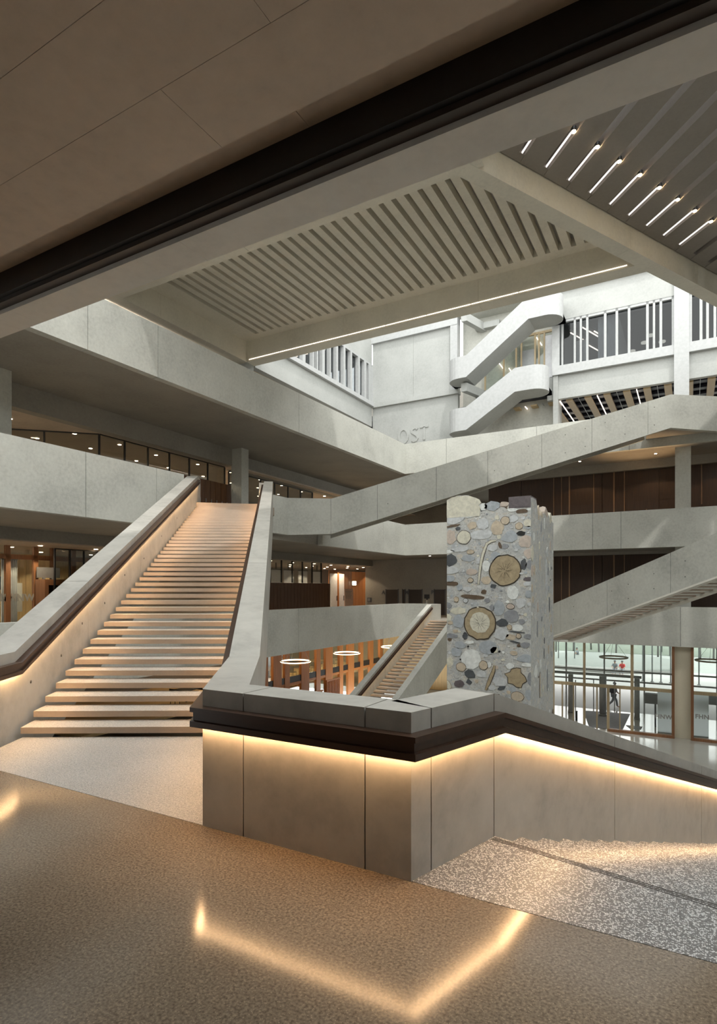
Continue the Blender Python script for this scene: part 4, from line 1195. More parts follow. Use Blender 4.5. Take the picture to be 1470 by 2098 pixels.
# dark hanging sign boxes and printed panels
for a_, b_, lab in ((1322, 1382, 'dark horizontal box left of the beige column'), (1421, 1500, 'dark horizontal box right of the beige column')):
    yy = 2.6
    p, q = ony(a_, 1430, yy), ony(b_, 1430, yy)
    t = thing('reception_counter', lab, 'counter', ((p.x + q.x) / 2, yy, -6.3))
    z1_, z0_ = ony(a_, 1421, yy).z, ony(a_, 1441, yy).z
    box('box', p.x, q.x, yy, yy + .5, z0_, z1_, 'counter', t)
    for x in (p.x + (q.x - p.x) * .36, q.x - .1): box('post', x - .05, x + .05, yy + .2, yy + .3, -6.3, z0_, 'steel_dark', t)
for a_, b_, body, lab in ((1348, 1381, 'HNW', 'grey letters HNW on the glazing left of the beige column'), (1420, 1453, 'FHN', 'grey letters FHN on the glazing right of the beige column')):
    c = ony((a_ + b_) / 2 + (3 if body == 'FHN' else -4), 1469, .30)
    meta(text_obj('glass_lettering', body, c, (pi / 2, 0, 0), 0.32, 'letter'), lab, 'lettering')
    p, q = ony(a_, 1450, 1.4).x, ony(b_, 1450, 1.4).x
    t = thing('glass_partition', 'frosted glass leaf behind ' + lab.split(' on the')[0], 'partition', ((p + q) / 2, 1.4, -6.3))
    box('leaf', p, q, 1.38, 1.42, -6.25, -3.9, 'frost_sky', t); box('foot', p, q, 1.34, 1.46, -6.3, -6.25, 'grey_metal', t)
tb = thing('bollard', 'small black bollard by the entrance mat', 'bollard', onz(1182, 1476, -6.3)); c = tb.location
tube('shaft', (c.x, c.y, -6.3), (c.x, c.y, -5.75), .06, 'black', tb); tube('cap', (c.x, c.y, -5.75), (c.x, c.y, -5.70), .07, 'steel_dark', tb)
for px, py, lab in ((1258, 1347, 'pale timber ring lamp hanging in the entrance'), (1458, 1354, 'pale ring lamp hanging right of the beige column')):
    c = ony(px, py, 3.2)
    ring_lamp((c.x, c.y, c.z), 0.80, lab, -1.19, 'frame_pale')

# ------------------------------------------------------------------ outdoors
meta(box('ground', -60, 90, OY, 120, -6.8, -6.33, 'paving'), kind='structure')
def lens(name, c, rx, ry, h, mat, lab, cat):
    V, F = [], []
    prof = [(1.0, -.02), (1.0, .35), (.97, .42), (.7, .75), (.35, .95), (.0, 1.0)]
    n = 48
    for r_, z_ in prof[:-1]:
        for i in range(n):
            a_ = 2 * pi * i / n
            V.append((c[0] + rx * r_ * cos(a_), c[1] + ry * r_ * sin(a_), c[2] + h * z_))
    V.append((c[0], c[1], c[2] + h))
    for k in range(len(prof) - 2):
        for i in range(n): F.append((k * n + i, k * n + (i + 1) % n, (k + 1) * n + (i + 1) % n, (k + 1) * n + i))
    k = len(prof) - 2
    for i in range(n): F.append((k * n + i, k * n + (i + 1) % n, len(V) - 1))
    return meta(mesh(name, V, F, mat, None, True), lab, cat)
lens('planting_mound', (8.6, 33.5, -6.33), 8.5, 7.5, 1.0, 'mound', 'low round pale mound on the square outside', 'mound')
V, F = [], []
nx, ny = 40, 10
for j in range(ny):
    for i in range(nx):
        x = -50 + i * 3.5; y = 46 + j * 6
        V.append((x, y, -6.3 + 0.115 * (y - 46) + 0.5 * sin(i * .5) * min(1, j)))
for j in range(ny - 1):
    for i in range(nx - 1): F.append((j * nx + i, j * nx + i + 1, (j + 1) * nx + i + 1, (j + 1) * nx + i))
meta(mesh('lawn', V, F, 'lawn', None, True), 'hazy green slope behind the square', 'lawn', kind='stuff')
tr_rng = random.Random(3)
def tree(c, h, r, k):
    t = thing('tree', 'slender young tree outside beyond the square', 'tree', c, 'young trees outside')
    tube('trunk', c, (c[0] + tr_rng.uniform(-.3, .3), c[1], c[2] + h), r, 'bark', t, 7)
    for b_ in range(4):
        z = c[2] + h * tr_rng.uniform(.35, .8)
        a_ = tr_rng.uniform(0, 2 * pi); l_ = tr_rng.uniform(.8, 1.8)
        tube('branch', (c[0], c[1], z), (c[0] + cos(a_) * l_, c[1] + sin(a_) * l_, z + 1.4), r * .4, 'bark', t, 5)
    V, F = [], []
    for q in range(150):
        p = Vector((c[0] + tr_rng.gauss(0, 1.0), c[1] + tr_rng.gauss(0, 1.0), c[2] + h * tr_rng.uniform(.55, 1.05)))
        d1 = Vector((tr_rng.uniform(-1, 1), tr_rng.uniform(-1, 1), tr_rng.uniform(-1, 1))).normalized() * .16; d2 = d1.orthogonal().normalized() * .12
        i0 = len(V); V += [p - d1, p + d2, p + d1, p - d2]; F.append((i0, i0 + 1, i0 + 2, i0 + 3))
    o_ = mesh('leaves', V, F, 'leaf', t); o_['kind'] = 'stuff'
for px, y in ((1140, 44), (1150, 52), (1176, 46), (1192, 55), (1212, 47), (1228, 44), (1252, 50), (1263, 46), (1280, 53), (1318, 45), (1335, 50), (1349, 44), (1356, 48), (1374, 46), (1436, 44), (1452, 49), (1463, 45)):
    c = ony(px, 1300, y)
    tree((c.x, y, -6.4 + 0.115 * max(0, y - 46)), tr_rng.uniform(6, 8), .11, 0)
for i, px in enumerate((1145, 1160, 1178, 1194, 1209, 1227, 1318, 1337, 1355, 1375, 1433)):
    c = ony(px, 1300, 30 if px < 1300 else 22)
    yy = 30 if px < 1300 else 22
    t = thing('flag_pole', 'thin grey pole standing on the square outside', 'pole', (c.x, yy, -6.33), 'poles on the square')
    tube('shaft', (c.x, yy, -6.33), (c.x, yy, 2), .06, 'grey_metal', t, 6); tube('base_plate', (c.x, yy, -6.33), (c.x, yy, -6.25), .14, 'grey_metal', t, 8)

# ------------------------------------------------------------------ people outside
def person(label, base, face, pose, top, legs):
    c = Vector(base)
    fx = Vector((face[0], face[1], 0)).normalized(); rx = Vector((fx.y, -fx.x, 0))
    def P_(r_, f_, u_): return c + rx * r_ + fx * f_ + Vector((0, 0, u_))
    if pose == 'walk':
        J = {'pel': (0, 0, .92), 'che': (0, .04, 1.28), 'nec': (0, .06, 1.48), 'hd': (0, .09, 1.62), 'ht': (0, .09, 1.72),
             'hl': (-.09, 0, .88), 'kl': (-.09, .24, .50), 'al': (-.09, .30, .08), 'tl': (-.09, .46, .04),
             'hr': (.09, 0, .88), 'kr': (.09, -.12, .48), 'ar': (.09, -.46, .18), 'tr': (.09, -.40, .04),
             'sl': (-.19, .05, 1.42), 'el': (-.24, -.12, 1.16), 'wl': (-.22, -.02, .92), 'fl': (-.21, .05, .84),
             'sr': (.19, .05, 1.42), 'er': (.24, .12, 1.14), 'wr': (.22, .32, 1.0), 'fr': (.21, .39, .95)}
    else:
        J = {'pel': (0, 0, .50), 'che': (0, .05, .85), 'nec': (0, .09, 1.05), 'hd': (0, .13, 1.19), 'ht': (0, .13, 1.30),
             'hl': (-.10, .03, .48), 'kl': (-.13, .46, .50), 'al': (-.12, .48, .08), 'tl': (-.12, .64, .04),
             'hr': (.10, .03, .48), 'kr': (.13, .46, .50), 'ar': (.12, .48, .08), 'tr': (.12, .64, .04),
             'sl': (-.19, .07, .98), 'el': (-.25, .18, .74), 'wl': (-.14, .38, .62), 'fl': (-.10, .45, .60),
             'sr': (.19, .07, .98), 'er': (.25, .18, .74), 'wr': (.14, .38, .62), 'fr': (.10, .45, .60)}
    E_ = [('pel', 'che'), ('che', 'nec'), ('nec', 'hd'), ('hd', 'ht'), ('pel', 'hl'), ('hl', 'kl'), ('kl', 'al'), ('al', 'tl'), ('pel', 'hr'), ('hr', 'kr'), ('kr', 'ar'), ('ar', 'tr'), ('che', 'sl'), ('sl', 'el'), ('el', 'wl'), ('wl', 'fl'), ('che', 'sr'), ('sr', 'er'), ('er', 'wr'), ('wr', 'fr')]
    R_ = {'pel': .13, 'che': .15, 'nec': .06, 'hd': .10, 'ht': .085, 'hl': .09, 'kl': .065, 'al': .05, 'tl': .04, 'hr': .09, 'kr': .065, 'ar': .05, 'tr': .04, 'sl': .065, 'el': .05, 'wl': .035, 'fl': .035, 'sr': .065, 'er': .05, 'wr': .035, 'fr': .035}
    ks = list(J)
    t = thing('person', label, 'person', base)
    def skin(nm, keys, mat, grow=0.0):
        idx = {k: i for i, k in enumerate(keys)}
        me = bpy.data.meshes.new(nm)
        me.from_pydata([P_(*J[k]) for k in keys], [(idx[a_], idx[b_]) for a_, b_ in E_ if a_ in idx and b_ in idx], [])
        me.materials.append(M[mat])
        o_ = bpy.data.objects.new(nm, me); link(o_, t)
        md = o_.modifiers.new('Skin', 'SKIN')
        for i, k in enumerate(keys):
            me.skin_vertices[0].data[i].radius = (R_[k] + grow, R_[k] + grow)
        me.skin_vertices[0].data[0].use_root = True
        o_.modifiers.new('Sub', 'SUBSURF').levels = 1
        o_.modifiers['Sub'].render_levels = 1
        return o_
    skin('body', ks, 'skin')
    skin('shirt', ['che', 'pel', 'nec', 'sl', 'sr', 'el', 'er'], top, .016)
    skin('trousers', ['pel', 'hl', 'hr', 'kl', 'kr', 'al', 'ar'], legs, .016)
    h = P_(*J['hd'])
    V, F = [], []
    for i in range(5):
        for k in range(10):
            th = .15 + i * .32; ph = 2 * pi * k / 10
            V.append(h + Vector((0, 0, .05)) - fx * .02 + Vector((cos(ph) * sin(th), sin(ph) * sin(th), cos(th))) * .125)
    for i in range(4):
        for k in range(10): F.append((i * 10 + k, i * 10 + (k + 1) % 10, i * 10 + 10 + (k + 1) % 10, i * 10 + 10 + k))
    mesh('hair', V, F, 'cloth_dark', t, True)
    return t
c = onz(1258, 1450, -6.33)
pw = person('person in grey walking to the right outside the entrance, carrying a backpack', (c.x, c.y, -6.33), (CA * .9, SA * .9), 'walk', 'cloth_grey', 'cloth_grey')
bp = thing('backpack', 'grey backpack on the walking person', 'backpack', (c.x, c.y, -5.2))
k = Vector((c.x, c.y, -6.33)) - Vector((CA, SA, 0)) * .16
obox('bag', (k.x, k.y), (CA, SA), .2, .34, -5.28, -4.84, 'steel_dark', bp); obox('pocket', (k.x - CA * .12, k.y - SA * .12), (CA, SA), .06, .26, -5.24, -5.02, 'cloth_dark', bp)
for px, col, lab in ((1261, 'cloth_grey', 'person in grey sitting on the edge of the mound outside'), (1276, 'cloth_red', 'person in a red shirt sitting on the edge of the mound outside')):
    y = 25.65
    c = ony(px, 1378, y)
    person(lab, (c.x, y, -6.33), (-.1, -1), 'sit', col, 'cloth_grey')
for px, lab in ((1185, 'distant person in grey sitting on the left of the mound'), ):
    c = ony(px, 1350, 33); person(lab, (c.x, 33, -5.95), (-1, -.3), 'sit', 'cloth_grey', 'cloth_dark')

# ------------------------------------------------------------------ stone pillar with embedded logs and pebbles
def rough_stone(name, cols, scale=6.0, rough=0.55):
    m, nt, b = new_mat(name)
    g = node(nt, 'ShaderNodeNewGeometry')
    n1 = node(nt, 'ShaderNodeTexNoise', Scale=scale, Detail=7.0, Roughness=0.65, Distortion=0.6)
    nt.links.new(g.outputs['Position'], n1.inputs['Vector'])
    r = ramp(nt, cols)
    nt.links.new(n1.outputs['Fac'], r.inputs['Fac'])
    nt.links.new(r.outputs['Color'], b.inputs['Base Color'])
    b.inputs['Roughness'].default_value = rough
    M[name] = m
rough_stone('matrix_plain', [(0.25, (.44, .45, .455)), (0.42, (.56, .57, .565)), (0.55, (.58, .555, .49)), (0.75, (.72, .72, .70))], 5.0)
def matrix_mat():
    m, nt, b = new_mat('matrix')
    g = node(nt, 'ShaderNodeNewGeometry')
    base = node(nt, 'ShaderNodeTexNoise', Scale=5.0, Detail=7.0, Roughness=0.65, Distortion=0.8)
    nt.links.new(g.outputs['Position'], base.inputs['Vector'])
    rb = ramp(nt, [(0.3, (.40, .41, .41)), (0.5, (.52, .52, .50)), (0.7, (.62, .61, .57))])
    nt.links.new(base.outputs['Fac'], rb.inputs['Fac'])
    cur = rb.outputs['Color']
    for sc, k0, cols in ((3.6, .05, [(.0, (.40, .43, .46)), (.25, (.55, .56, .56)), (.5, (.62, .56, .47)), (.75, (.68, .68, .66)), (1., (.33, .34, .36))]), (10., .06, [(.0, (.60, .60, .58)), (.3, (.42, .43, .45)), (.55, (.66, .60, .50)), (.8, (.30, .30, .30)), (1., (.72, .72, .70))]), (26., .1, [(.0, (.7, .7, .68)), (.5, (.45, .44, .42)), (1., (.25, .24, .23))])):
        mp = node(nt, 'ShaderNodeMapping'); mp.inputs['Scale'].default_value = (1, 1, 1.25)
        w = node(nt, 'ShaderNodeTexNoise', Scale=sc * .8, Detail=2.0)
        nt.links.new(g.outputs['Position'], w.inputs['Vector'])
        ad = node(nt, 'ShaderNodeMix', data_type='RGBA', blend_type='LINEAR_LIGHT'); ad.inputs[0].default_value = .25 / sc
        nt.links.new(g.outputs['Position'], ad.inputs[6]); nt.links.new(w.outputs['Color'], ad.inputs[7])
        nt.links.new(ad.outputs[2], mp.inputs['Vector'])
        v = node(nt, 'ShaderNodeTexVoronoi', Scale=sc); v2 = node(nt, 'ShaderNodeTexVoronoi', Scale=sc); v2.feature = 'DISTANCE_TO_EDGE'
        nt.links.new(mp.outputs[0], v.inputs['Vector']); nt.links.new(mp.outputs[0], v2.inputs['Vector'])
        sp = node(nt, 'ShaderNodeSeparateColor'); nt.links.new(v.outputs['Color'], sp.inputs[0])
        rc = ramp(nt, cols); nt.links.new(sp.outputs[0], rc.inputs['Fac'])
        mr = node(nt, 'ShaderNodeMapRange'); mr.inputs[1].default_value = k0 + .06; mr.inputs[2].default_value = k0 + .10
        nt.links.new(v2.outputs['Distance'], mr.inputs[0])
        gt = node(nt, 'ShaderNodeMath', operation='GREATER_THAN'); gt.inputs[1].default_value = .35
        nt.links.new(sp.outputs[1], gt.inputs[0])
        mu = node(nt, 'ShaderNodeMath', operation='MULTIPLY'); nt.links.new(gt.outputs[0], mu.inputs[0]); nt.links.new(mr.outputs[0], mu.inputs[1])
        m8 = node(nt, 'ShaderNodeMath', operation='MULTIPLY'); m8.inputs[1].default_value = .75; nt.links.new(mu.outputs[0], m8.inputs[0])
        mx = node(nt, 'ShaderNodeMix', data_type='RGBA')
        nt.links.new(m8.outputs[0], mx.inputs[0]); nt.links.new(cur, mx.inputs[6]); nt.links.new(rc.outputs['Color'], mx.inputs[7])
        cur = mx.outputs[2]
    nt.links.new(cur, b.inputs['Base Color'])
    b.inputs['Roughness'].default_value = .5
    M['matrix'] = m
matrix_mat()
for nm, c_ in (('st_white', (.68, .69, .67)), ('st_light', (.52, .53, .535)), ('st_blue', (.36, .385, .41)), ('st_grey', (.25, .255, .27)), ('st_dark', (.075, .08, .088)), ('st_tan', (.50, .42, .32)), ('st_pink', (.50, .42, .36)), ('st_purple', (.12, .10, .105)), ('st_brown', (.115, .078, .05)), ('st_cream', (.60, .57, .47)), ('st_black', (.02, .02, .02)), ('st_ring', (.055, .042, .028)), ('st_wood', (.36, .285, .18)), ('st_wood_core', (.25, .19, .115))):
    rough_stone(nm, [(0.3, sc_(c_, .92)), (0.7, sc_(c_, 1.35))], 9.0)
PX0, PX1, PY0, PY1 = 11.17, 13.44, -21.20, -18.40
pil = thing('stone_pillar', 'tall pillar of cut conglomerate with embedded logs and pebbles, behind the foreground parapet', 'pillar', ((PX0 + PX1) / 2, (PY0 + PY1) / 2, -6.3))
# body: box with an uneven top, built as a grid
def topz(u, v):   # u across the front, v into the depth (0..1)
    z = 4.02
    if u < 0.40: z = 4.30 + 0.14 * sin(u / 0.40 * pi * 0.85 + .35) - 0.25 * max(0, (u - .28) / .12)
    elif u < 0.74: z = 4.02 + 0.05 * sin(u * 40)
    else: z = 4.26
    if v > 0.22: z -= 0.28 + 0.10 * sin(v * 9 + u * 5)
    if v > 0.8: z -= 0.08 + .06 * sin(u * 17)
    return z
nu, nv = 26, 14
V, F = [], []
for j in range(nv + 1):
    for i in range(nu + 1):
        V.append((PX0 + (PX1 - PX0) * i / nu, PY0 + (PY1 - PY0) * j / nv, topz(i / nu, j / nv) + rng.uniform(-.015, .015)))
nb = len(V)
ringi = [i for i in range(nu + 1)] + [(j) * (nu + 1) + nu for j in range(1, nv + 1)] + [nv * (nu + 1) + i for i in range(nu - 1, -1, -1)] + [j * (nu + 1) for j in range(nv - 1, 0, -1)]
for k_ in ringi: V.append((V[k_][0], V[k_][1], -6.3))
for j in range(nv):
    for i in range(nu): F.append((j * (nu + 1) + i, j * (nu + 1) + i + 1, (j + 1) * (nu + 1) + i + 1, (j + 1) * (nu + 1) + i))
n = len(ringi)
for k_ in range(n): F.append((ringi[k_], ringi[(k_ + 1) % n], nb + (k_ + 1) % n, nb + k_))
mesh('core', V, F, 'matrix', pil)
srng = random.Random(11)
occ = {0: [], 1: []}
def stone(face, cx, cz, rx, rz, mat, n=11, jag=.16, th=.010, name='pebble', outline=None, parent=pil, pts=None, rot=0.0, sq=0.0):
    """flat cut face of a stone, slightly proud of the pillar; face 0 = front, 1 = right side"""
    if pts is None:
        pts = []
        for i in range(n):
            a_ = 2 * pi * (i + srng.uniform(-.25, .25)) / n
            k_ = 1 + srng.uniform(-jag, jag)
            x_, z_ = rx * cos(a_) * k_, rz * sin(a_) * k_
            pts.append((cx + x_ * cos(rot) - z_ * sin(rot), cz + x_ * sin(rot) + z_ * cos(rot)))
    lo, hi = (PX0, PX1) if face == 0 else (PY0, PY1)
    zmax = 4.6
    pts = [(min(max(x_, lo + .003), hi - .003), min(z_, zmax)) for x_, z_ in pts]
    def put(nm, pp, h, mt, par):
        m_ = len(pp)
        if face == 0:
            V_ = [(x_, PY0 + .03, z_) for x_, z_ in pp] + [(x_, PY0 - h, z_) for x_, z_ in pp]
        else:
            V_ = [(PX1 - .03, x_, z_) for x_, z_ in pp] + [(PX1 + h, x_, z_) for x_, z_ in pp]
        F_ = [tuple(range(m_)), tuple(range(m_, 2 * m_))[::-1]] + [(i, (i + 1) % m_, m_ + (i + 1) % m_, m_ + i) for i in range(m_)]
        return mesh(nm, V_, F_, mt, par)
    if outline:
        o_ = put(name, pts, th, outline, parent)
        xm = sum(p[0] for p in pts) / len(pts); zm = sum(p[1] for p in pts) / len(pts)
        r_ = max(.012, .07 * max(rx, rz))
        ins = [(xm + (p[0] - xm) * (1 - r_ / max(.02, sqrt((p[0] - xm) ** 2 + (p[1] - zm) ** 2))), zm + (p[1] - zm) * (1 - r_ / max(.02, sqrt((p[0] - xm) ** 2 + (p[1] - zm) ** 2)))) for p in pts]
        i_ = put('heartwood', ins, th + .004, mat, o_)
        return o_, ins
    return put(name, pts, th, mat, parent)
def fpx(cx, cy, crop):   # crop pixel -> front face coordinates
    oy_ = 1000 if crop == 4 else 1220
    px, py = 900 + cx * 250 / 1470, oy_ + cy * 240 / 1411
    if px < 1092:
        h = ony(px, py, PY0); return 0, h.x, h.z, h
    h = onx(px, py, PX1); return 1, h.y, h.z, h
K = 250 / 1470
def S(crop, cx, cy, rx, ry, mat, **kw):
    f, u, z, h = fpx(cx, cy, crop)
    dep = -(h.x - CAM[0]) * SA + (h.y - CAM[1]) * CA
    s_ = K * dep / 1200
    wx = rx * s_ / CA if f == 0 else rx * s_ * 3.4
    kw.setdefault('n', 14)
    o_ = stone(f, u, z, wx, ry * s_, mat, **kw)
    occ[f].append((u, z, wx, ry * s_))
    return o_
big = []
for crop, lst in ((4, [
    (795, 990, 172, 192, 'st_wood', dict(outline='st_ring', jag=.03, n=26, name='log_slice')),
    (300, 592, 80, 86, 'st_cream', dict(outline='st_ring', jag=.05, n=18, name='log_slice')),
    (800, 390, 50, 52, 'st_tan', dict(outline='st_ring', jag=.04, n=16, name='log_slice')),
    (965, 458, 40, 46, 'st_tan', dict(outline='st_wood_core', jag=.06, name='log_slice')),
    (380, 1110, 33, 31, 'st_tan', dict(outline='st_ring', jag=.05, name='log_slice')),
    (380, 770, 40, 28, 'st_tan', dict(outline='st_wood_core', jag=.1, name='log_slice')),
    (990, 545, 48, 28, 'st_black', {}), (855, 590, 85, 76, 'st_blue', {}), (1050, 640, 75, 78, 'st_pink', {}), (710, 480, 66, 88, 'st_tan', {}),
    (145, 590, 55, 86, 'st_pink', {}), (135, 865, 70, 76, 'st_dark', {}), (570, 938, 44, 70, 'st_white', dict(jag=.05)), (890, 1260, 62, 86, 'st_white', dict(jag=.06)),
    (1020, 915, 33, 66, 'st_dark', {}), (1095, 920, 42, 55, 'st_grey', {}), (1075, 1095, 48, 26, 'st_purple', {}), (410, 1310, 135, 26, 'st_brown', dict(rot=-.08, jag=.1)),
    (155, 1150, 78, 25, 'st_brown', dict(jag=.12)), (540, 1250, 30, 28, 'st_brown', {}), (270, 190, 205, 95, 'st_cream', dict(jag=.05, n=18)), (360, 330, 84, 28, 'st_white', {}),
    (190, 375, 112, 56, 'st_light', dict(rot=.15)), (525, 430, 65, 70, 'st_light', {}), (510, 560, 122, 54, 'st_light', {}), (170, 455, 82, 14, 'st_brown', dict(rot=.12)),
    (645, 215, 84, 55, 'st_blue', {}), (540, 225, 36, 46, 'st_white', {}), (790, 190, 52, 28, 'st_pink', {}), (1010, 180, 128, 44, 'st_purple', dict(jag=.03, n=16)),
    (885, 262, 55, 22, 'st_white', {}), (1000, 278, 60, 26, 'st_brown', {}), (1100, 255, 36, 16, 'st_white', {}), (640, 720, 60, 42, 'st_light', {}), (680, 825, 50, 56, 'st_blue', {}),
    (400, 1010, 60, 40, 'st_pink', {}), (350, 845, 70, 40, 'st_blue', {}), (250, 1195, 34, 38, 'st_blue', {}), (655, 1180, 32, 26, 'st_dark', {}), (895, 370, 50, 42, 'st_light', {}),
    (1080, 425, 55, 45, 'st_cream', {}), (1080, 475, 30, 20, 'st_blue', {}), (130, 1090, 60, 40, 'st_blue', {}), (150, 990, 80, 50, 'st_light', {}), (735, 690, 18, 42, 'st_brown', dict(rot=.4)),
    (800, 700, 36, 32, 'st_grey', {}), (570, 1110, 55, 50, 'st_tan', {}), (230, 490, 28, 22, 'st_dark', {}), (725, 585, 22, 26, 'st_cream', {}), (400, 450, 52, 48, 'st_tan', {}), (1085, 790, 55, 60, 'st_pink', {}),
    (120, 765, 60, 22, 'st_white', {}), (250, 735, 110, 32, 'st_light', dict(rot=.1)), (1090, 1280, 50, 45, 'st_blue', {}), (1080, 1150, 60, 28, 'st_light', {}),
    (1295, 1090, 13, 235, 'st_light', dict(jag=.06)), (1325, 580, 6, 22, 'st_cream', {}), (1270, 430, 7, 60, 'st_white', {}), (1230, 470, 5, 70, 'st_grey', {}), (1210, 690, 7, 45, 'st_cream', {}), (1340, 690, 7, 60, 'st_pink', {}),
    (1300, 310, 16, 38, 'st_pink', {}), (1255, 600, 5, 40, 'st_blue', {}), (1215, 900, 6, 90, 'st_tan', {}), (1330, 940, 4, 50, 'st_white', {}), (1355, 965, 5, 18, 'st_dark', {}), (1200, 300, 8, 90, 'st_tan', {})]),
    (5, [
    (495, 335, 175, 206, 'st_wood', dict(outline='st_ring', jag=.04, n=24, name='log_slice')),
    (268, 860, 56, 56, 'st_tan', dict(outline='st_brown', jag=.04, n=16, name='log_slice')),
    (535, 840, 50, 58, 'st_tan', dict(outline='st_ring', jag=.04, n=16, name='log_slice')),
    (925, 990, 110, 112, 'st_wood', dict(outline='st_ring', jag=.26, n=16, name='log_slice')),
    (945, 1215, 70, 62, 'st_tan', dict(outline='st_brown', jag=.06, n=16, name='log_slice')),
    (960, 490, 30, 33, 'st_tan', dict(outline='st_ring', jag=.1, name='log_slice')), (860, 130, 45, 36, 'st_pink', dict(outline='st_ring', jag=.1, name='log_slice')),
    (110, 1075, 32, 62, 'st_cream', dict(outline='st_wood_core', rot=.5, jag=.05, name='log_slice')), (322, 62, 30, 30, 'st_light', dict(outline='st_ring', jag=.05, name='log_slice')), (210, 48, 27, 34, 'st_tan', dict(outline='st_wood_core', name='log_slice')),
    (765, 330, 66, 52, 'st_dark', dict(n=7, jag=.05)), (872, 250, 82, 82, 'st_grey', dict(n=9, jag=.07)), (755, 462, 78, 74, 'st_light', {}), (235, 312, 65, 80, 'st_blue', {}), (230, 182, 90, 42, 'st_cream', {}),
    (945, 390, 60, 42, 'st_white', dict(jag=.06)), (590, 625, 95, 82, 'st_blue', dict(jag=.07)), (385, 765, 110, 125, 'st_white', dict(n=9, jag=.05)), (375, 945, 66, 52, 'st_dark', dict(n=7)), (362, 1035, 34, 42, 'st_dark', dict(n=4, jag=.05)),
    (245, 1065, 63, 46, 'st_purple', dict(n=8)), (740, 1040, 72, 58, 'st_light', {}), (755, 1115, 48, 22, 'st_dark', dict(rot=.35)), (1045, 595, 56, 38, 'st_grey', dict(n=7)), (1100, 1005, 30, 80, 'st_grey', {}), (1085, 1200, 42, 60, 'st_blue', {}),
    (900, 695, 42, 28, 'st_tan', dict(n=8)), (1050, 760, 86, 50, 'st_blue', {}), (260, 770, 11, 11, 'st_black', dict(n=8)), (352, 613, 12, 12, 'st_black', dict(n=8)), (730, 676, 13, 13, 'st_black', dict(n=8)), (315, 487, 27, 44, 'st_dark', {}),
    (725, 150, 60, 95, 'st_blue', {}), (260, 595, 62, 45, 'st_blue', {}), (215, 680, 60, 55, 'st_blue', {}), (365, 565, 50, 20, 'st_white', {}), (150, 485, 80, 28, 'st_grey', {}), (110, 118, 42, 36, 'st_grey', {}), (105, 190, 28, 28, 'st_grey', {}),
    (640, 145, 28, 36, 'st_grey', {}), (850, 385, 28, 32, 'st_tan', dict(outline='st_wood_core')), (1000, 315, 34, 36, 'st_grey', {}), (990, 90, 52, 65, 'st_light', {}), (1045, 230, 18, 20, 'st_cream', {}), (910, 560, 60, 10, 'st_dark', dict(rot=-.15)), (940, 440, 95, 9, 'st_dark', dict(rot=-.06)),
    (1080, 495, 50, 30, 'st_grey', {}), (605, 835, 26, 34, 'st_white', {}), (855, 850, 42, 36, 'st_white', {}), (1070, 835, 62, 24, 'st_white', {}), (665, 660, 40, 40, 'st_cream', {}), (510, 950, 55, 40, 'st_light', {}), (130, 800, 40, 60, 'st_cream', {}), (870, 500, 60, 35, 'st_tan', {}),
    (840, 1165, 22, 22, 'st_tan', {}), (455, 1035, 20, 24, 'st_tan', {}), (890, 1130, 40, 30, 'st_blue', {}), (200, 430, 30, 20, 'st_tan', {}), (140, 330, 30, 20, 'st_tan', {}), (110, 265, 42, 40, 'st_cream', {}),
    (1215, 1080, 9, 158, 'st_tan', dict(outline='st_ring', jag=.05, n=18, name='log_slice')), (1305, 1015, 9, 130, 'st_grey', dict(jag=.07)), (1185, 410, 7, 100, 'st_grey', {}), (1330, 110, 6, 90, 'st_dark', {}), (1270, 540, 5, 36, 'st_dark', {}), (1320, 650, 8, 50, 'st_tan', {}),
    (1350, 395, 10, 45, 'st_tan', {}), (1225, 830, 10, 55, 'st_white', {}), (1265, 700, 5, 60, 'st_dark', {}), (1300, 740, 6, 40, 'st_light', {}), (1240, 280, 9, 30, 'st_grey', {}), (1335, 240, 6, 80, 'st_cream', {}), (1190, 140, 10, 60, 'st_pink', {})])):
    for it in lst:
        r_ = S(crop, *it[:5], **it[5])
        if it[5].get('name') == 'log_slice' and max(it[2], it[3]) > 150 and it[0] < 1100: big.append((r_, it, crop))
# inner heartwood and cracks on the two great logs
for (o_, ins), it, crop in big:
    xm = sum(p[0] for p in ins) / len(ins); zm = sum(p[1] for p in ins) / len(ins)
    rr = sum(sqrt((p[0] - xm) ** 2 + (p[1] - zm) ** 2) for p in ins) / len(ins)
    if crop == 5:
        pp = [(xm + (p[0] - xm) * .66, zm + .02 + (p[1] - zm) * .66) for p in ins]
        V_ = [(x_, PY0 - .008, z_) for x_, z_ in pp] + [(x_, PY0 - .017, z_) for x_, z_ in pp]; m_ = len(pp)
        mesh('core_wood', V_, [tuple(range(m_)), tuple(range(m_, 2 * m_))[::-1]] + [(i, (i + 1) % m_, m_ + (i + 1) % m_, m_ + i) for i in range(m_)], 'st_cream', o_)
    for q in range(13):
        a_ = 2 * pi * q / 13 + srng.uniform(-.2, .2)
        r0, r1 = rr * srng.uniform(.02, .25), rr * srng.uniform(.5, .93)
        p0 = (xm + cos(a_) * r0, zm + sin(a_) * r0); p1 = (xm + cos(a_ + .1) * r1, zm + sin(a_ + .1) * r1)
        w_ = .004
        nx_, nz_ = -sin(a_) * w_, cos(a_) * w_
        mesh('crack', [(p0[0] - nx_, PY0 - .0185, p0[1] - nz_), (p0[0] + nx_, PY0 - .0185, p0[1] + nz_), (p1[0], PY0 - .0185, p1[1]), (p0[0], PY0 - .012, p0[1])], [(0, 1, 2), (0, 3, 1), (1, 3, 2), (2, 3, 0)], 'st_ring', o_)
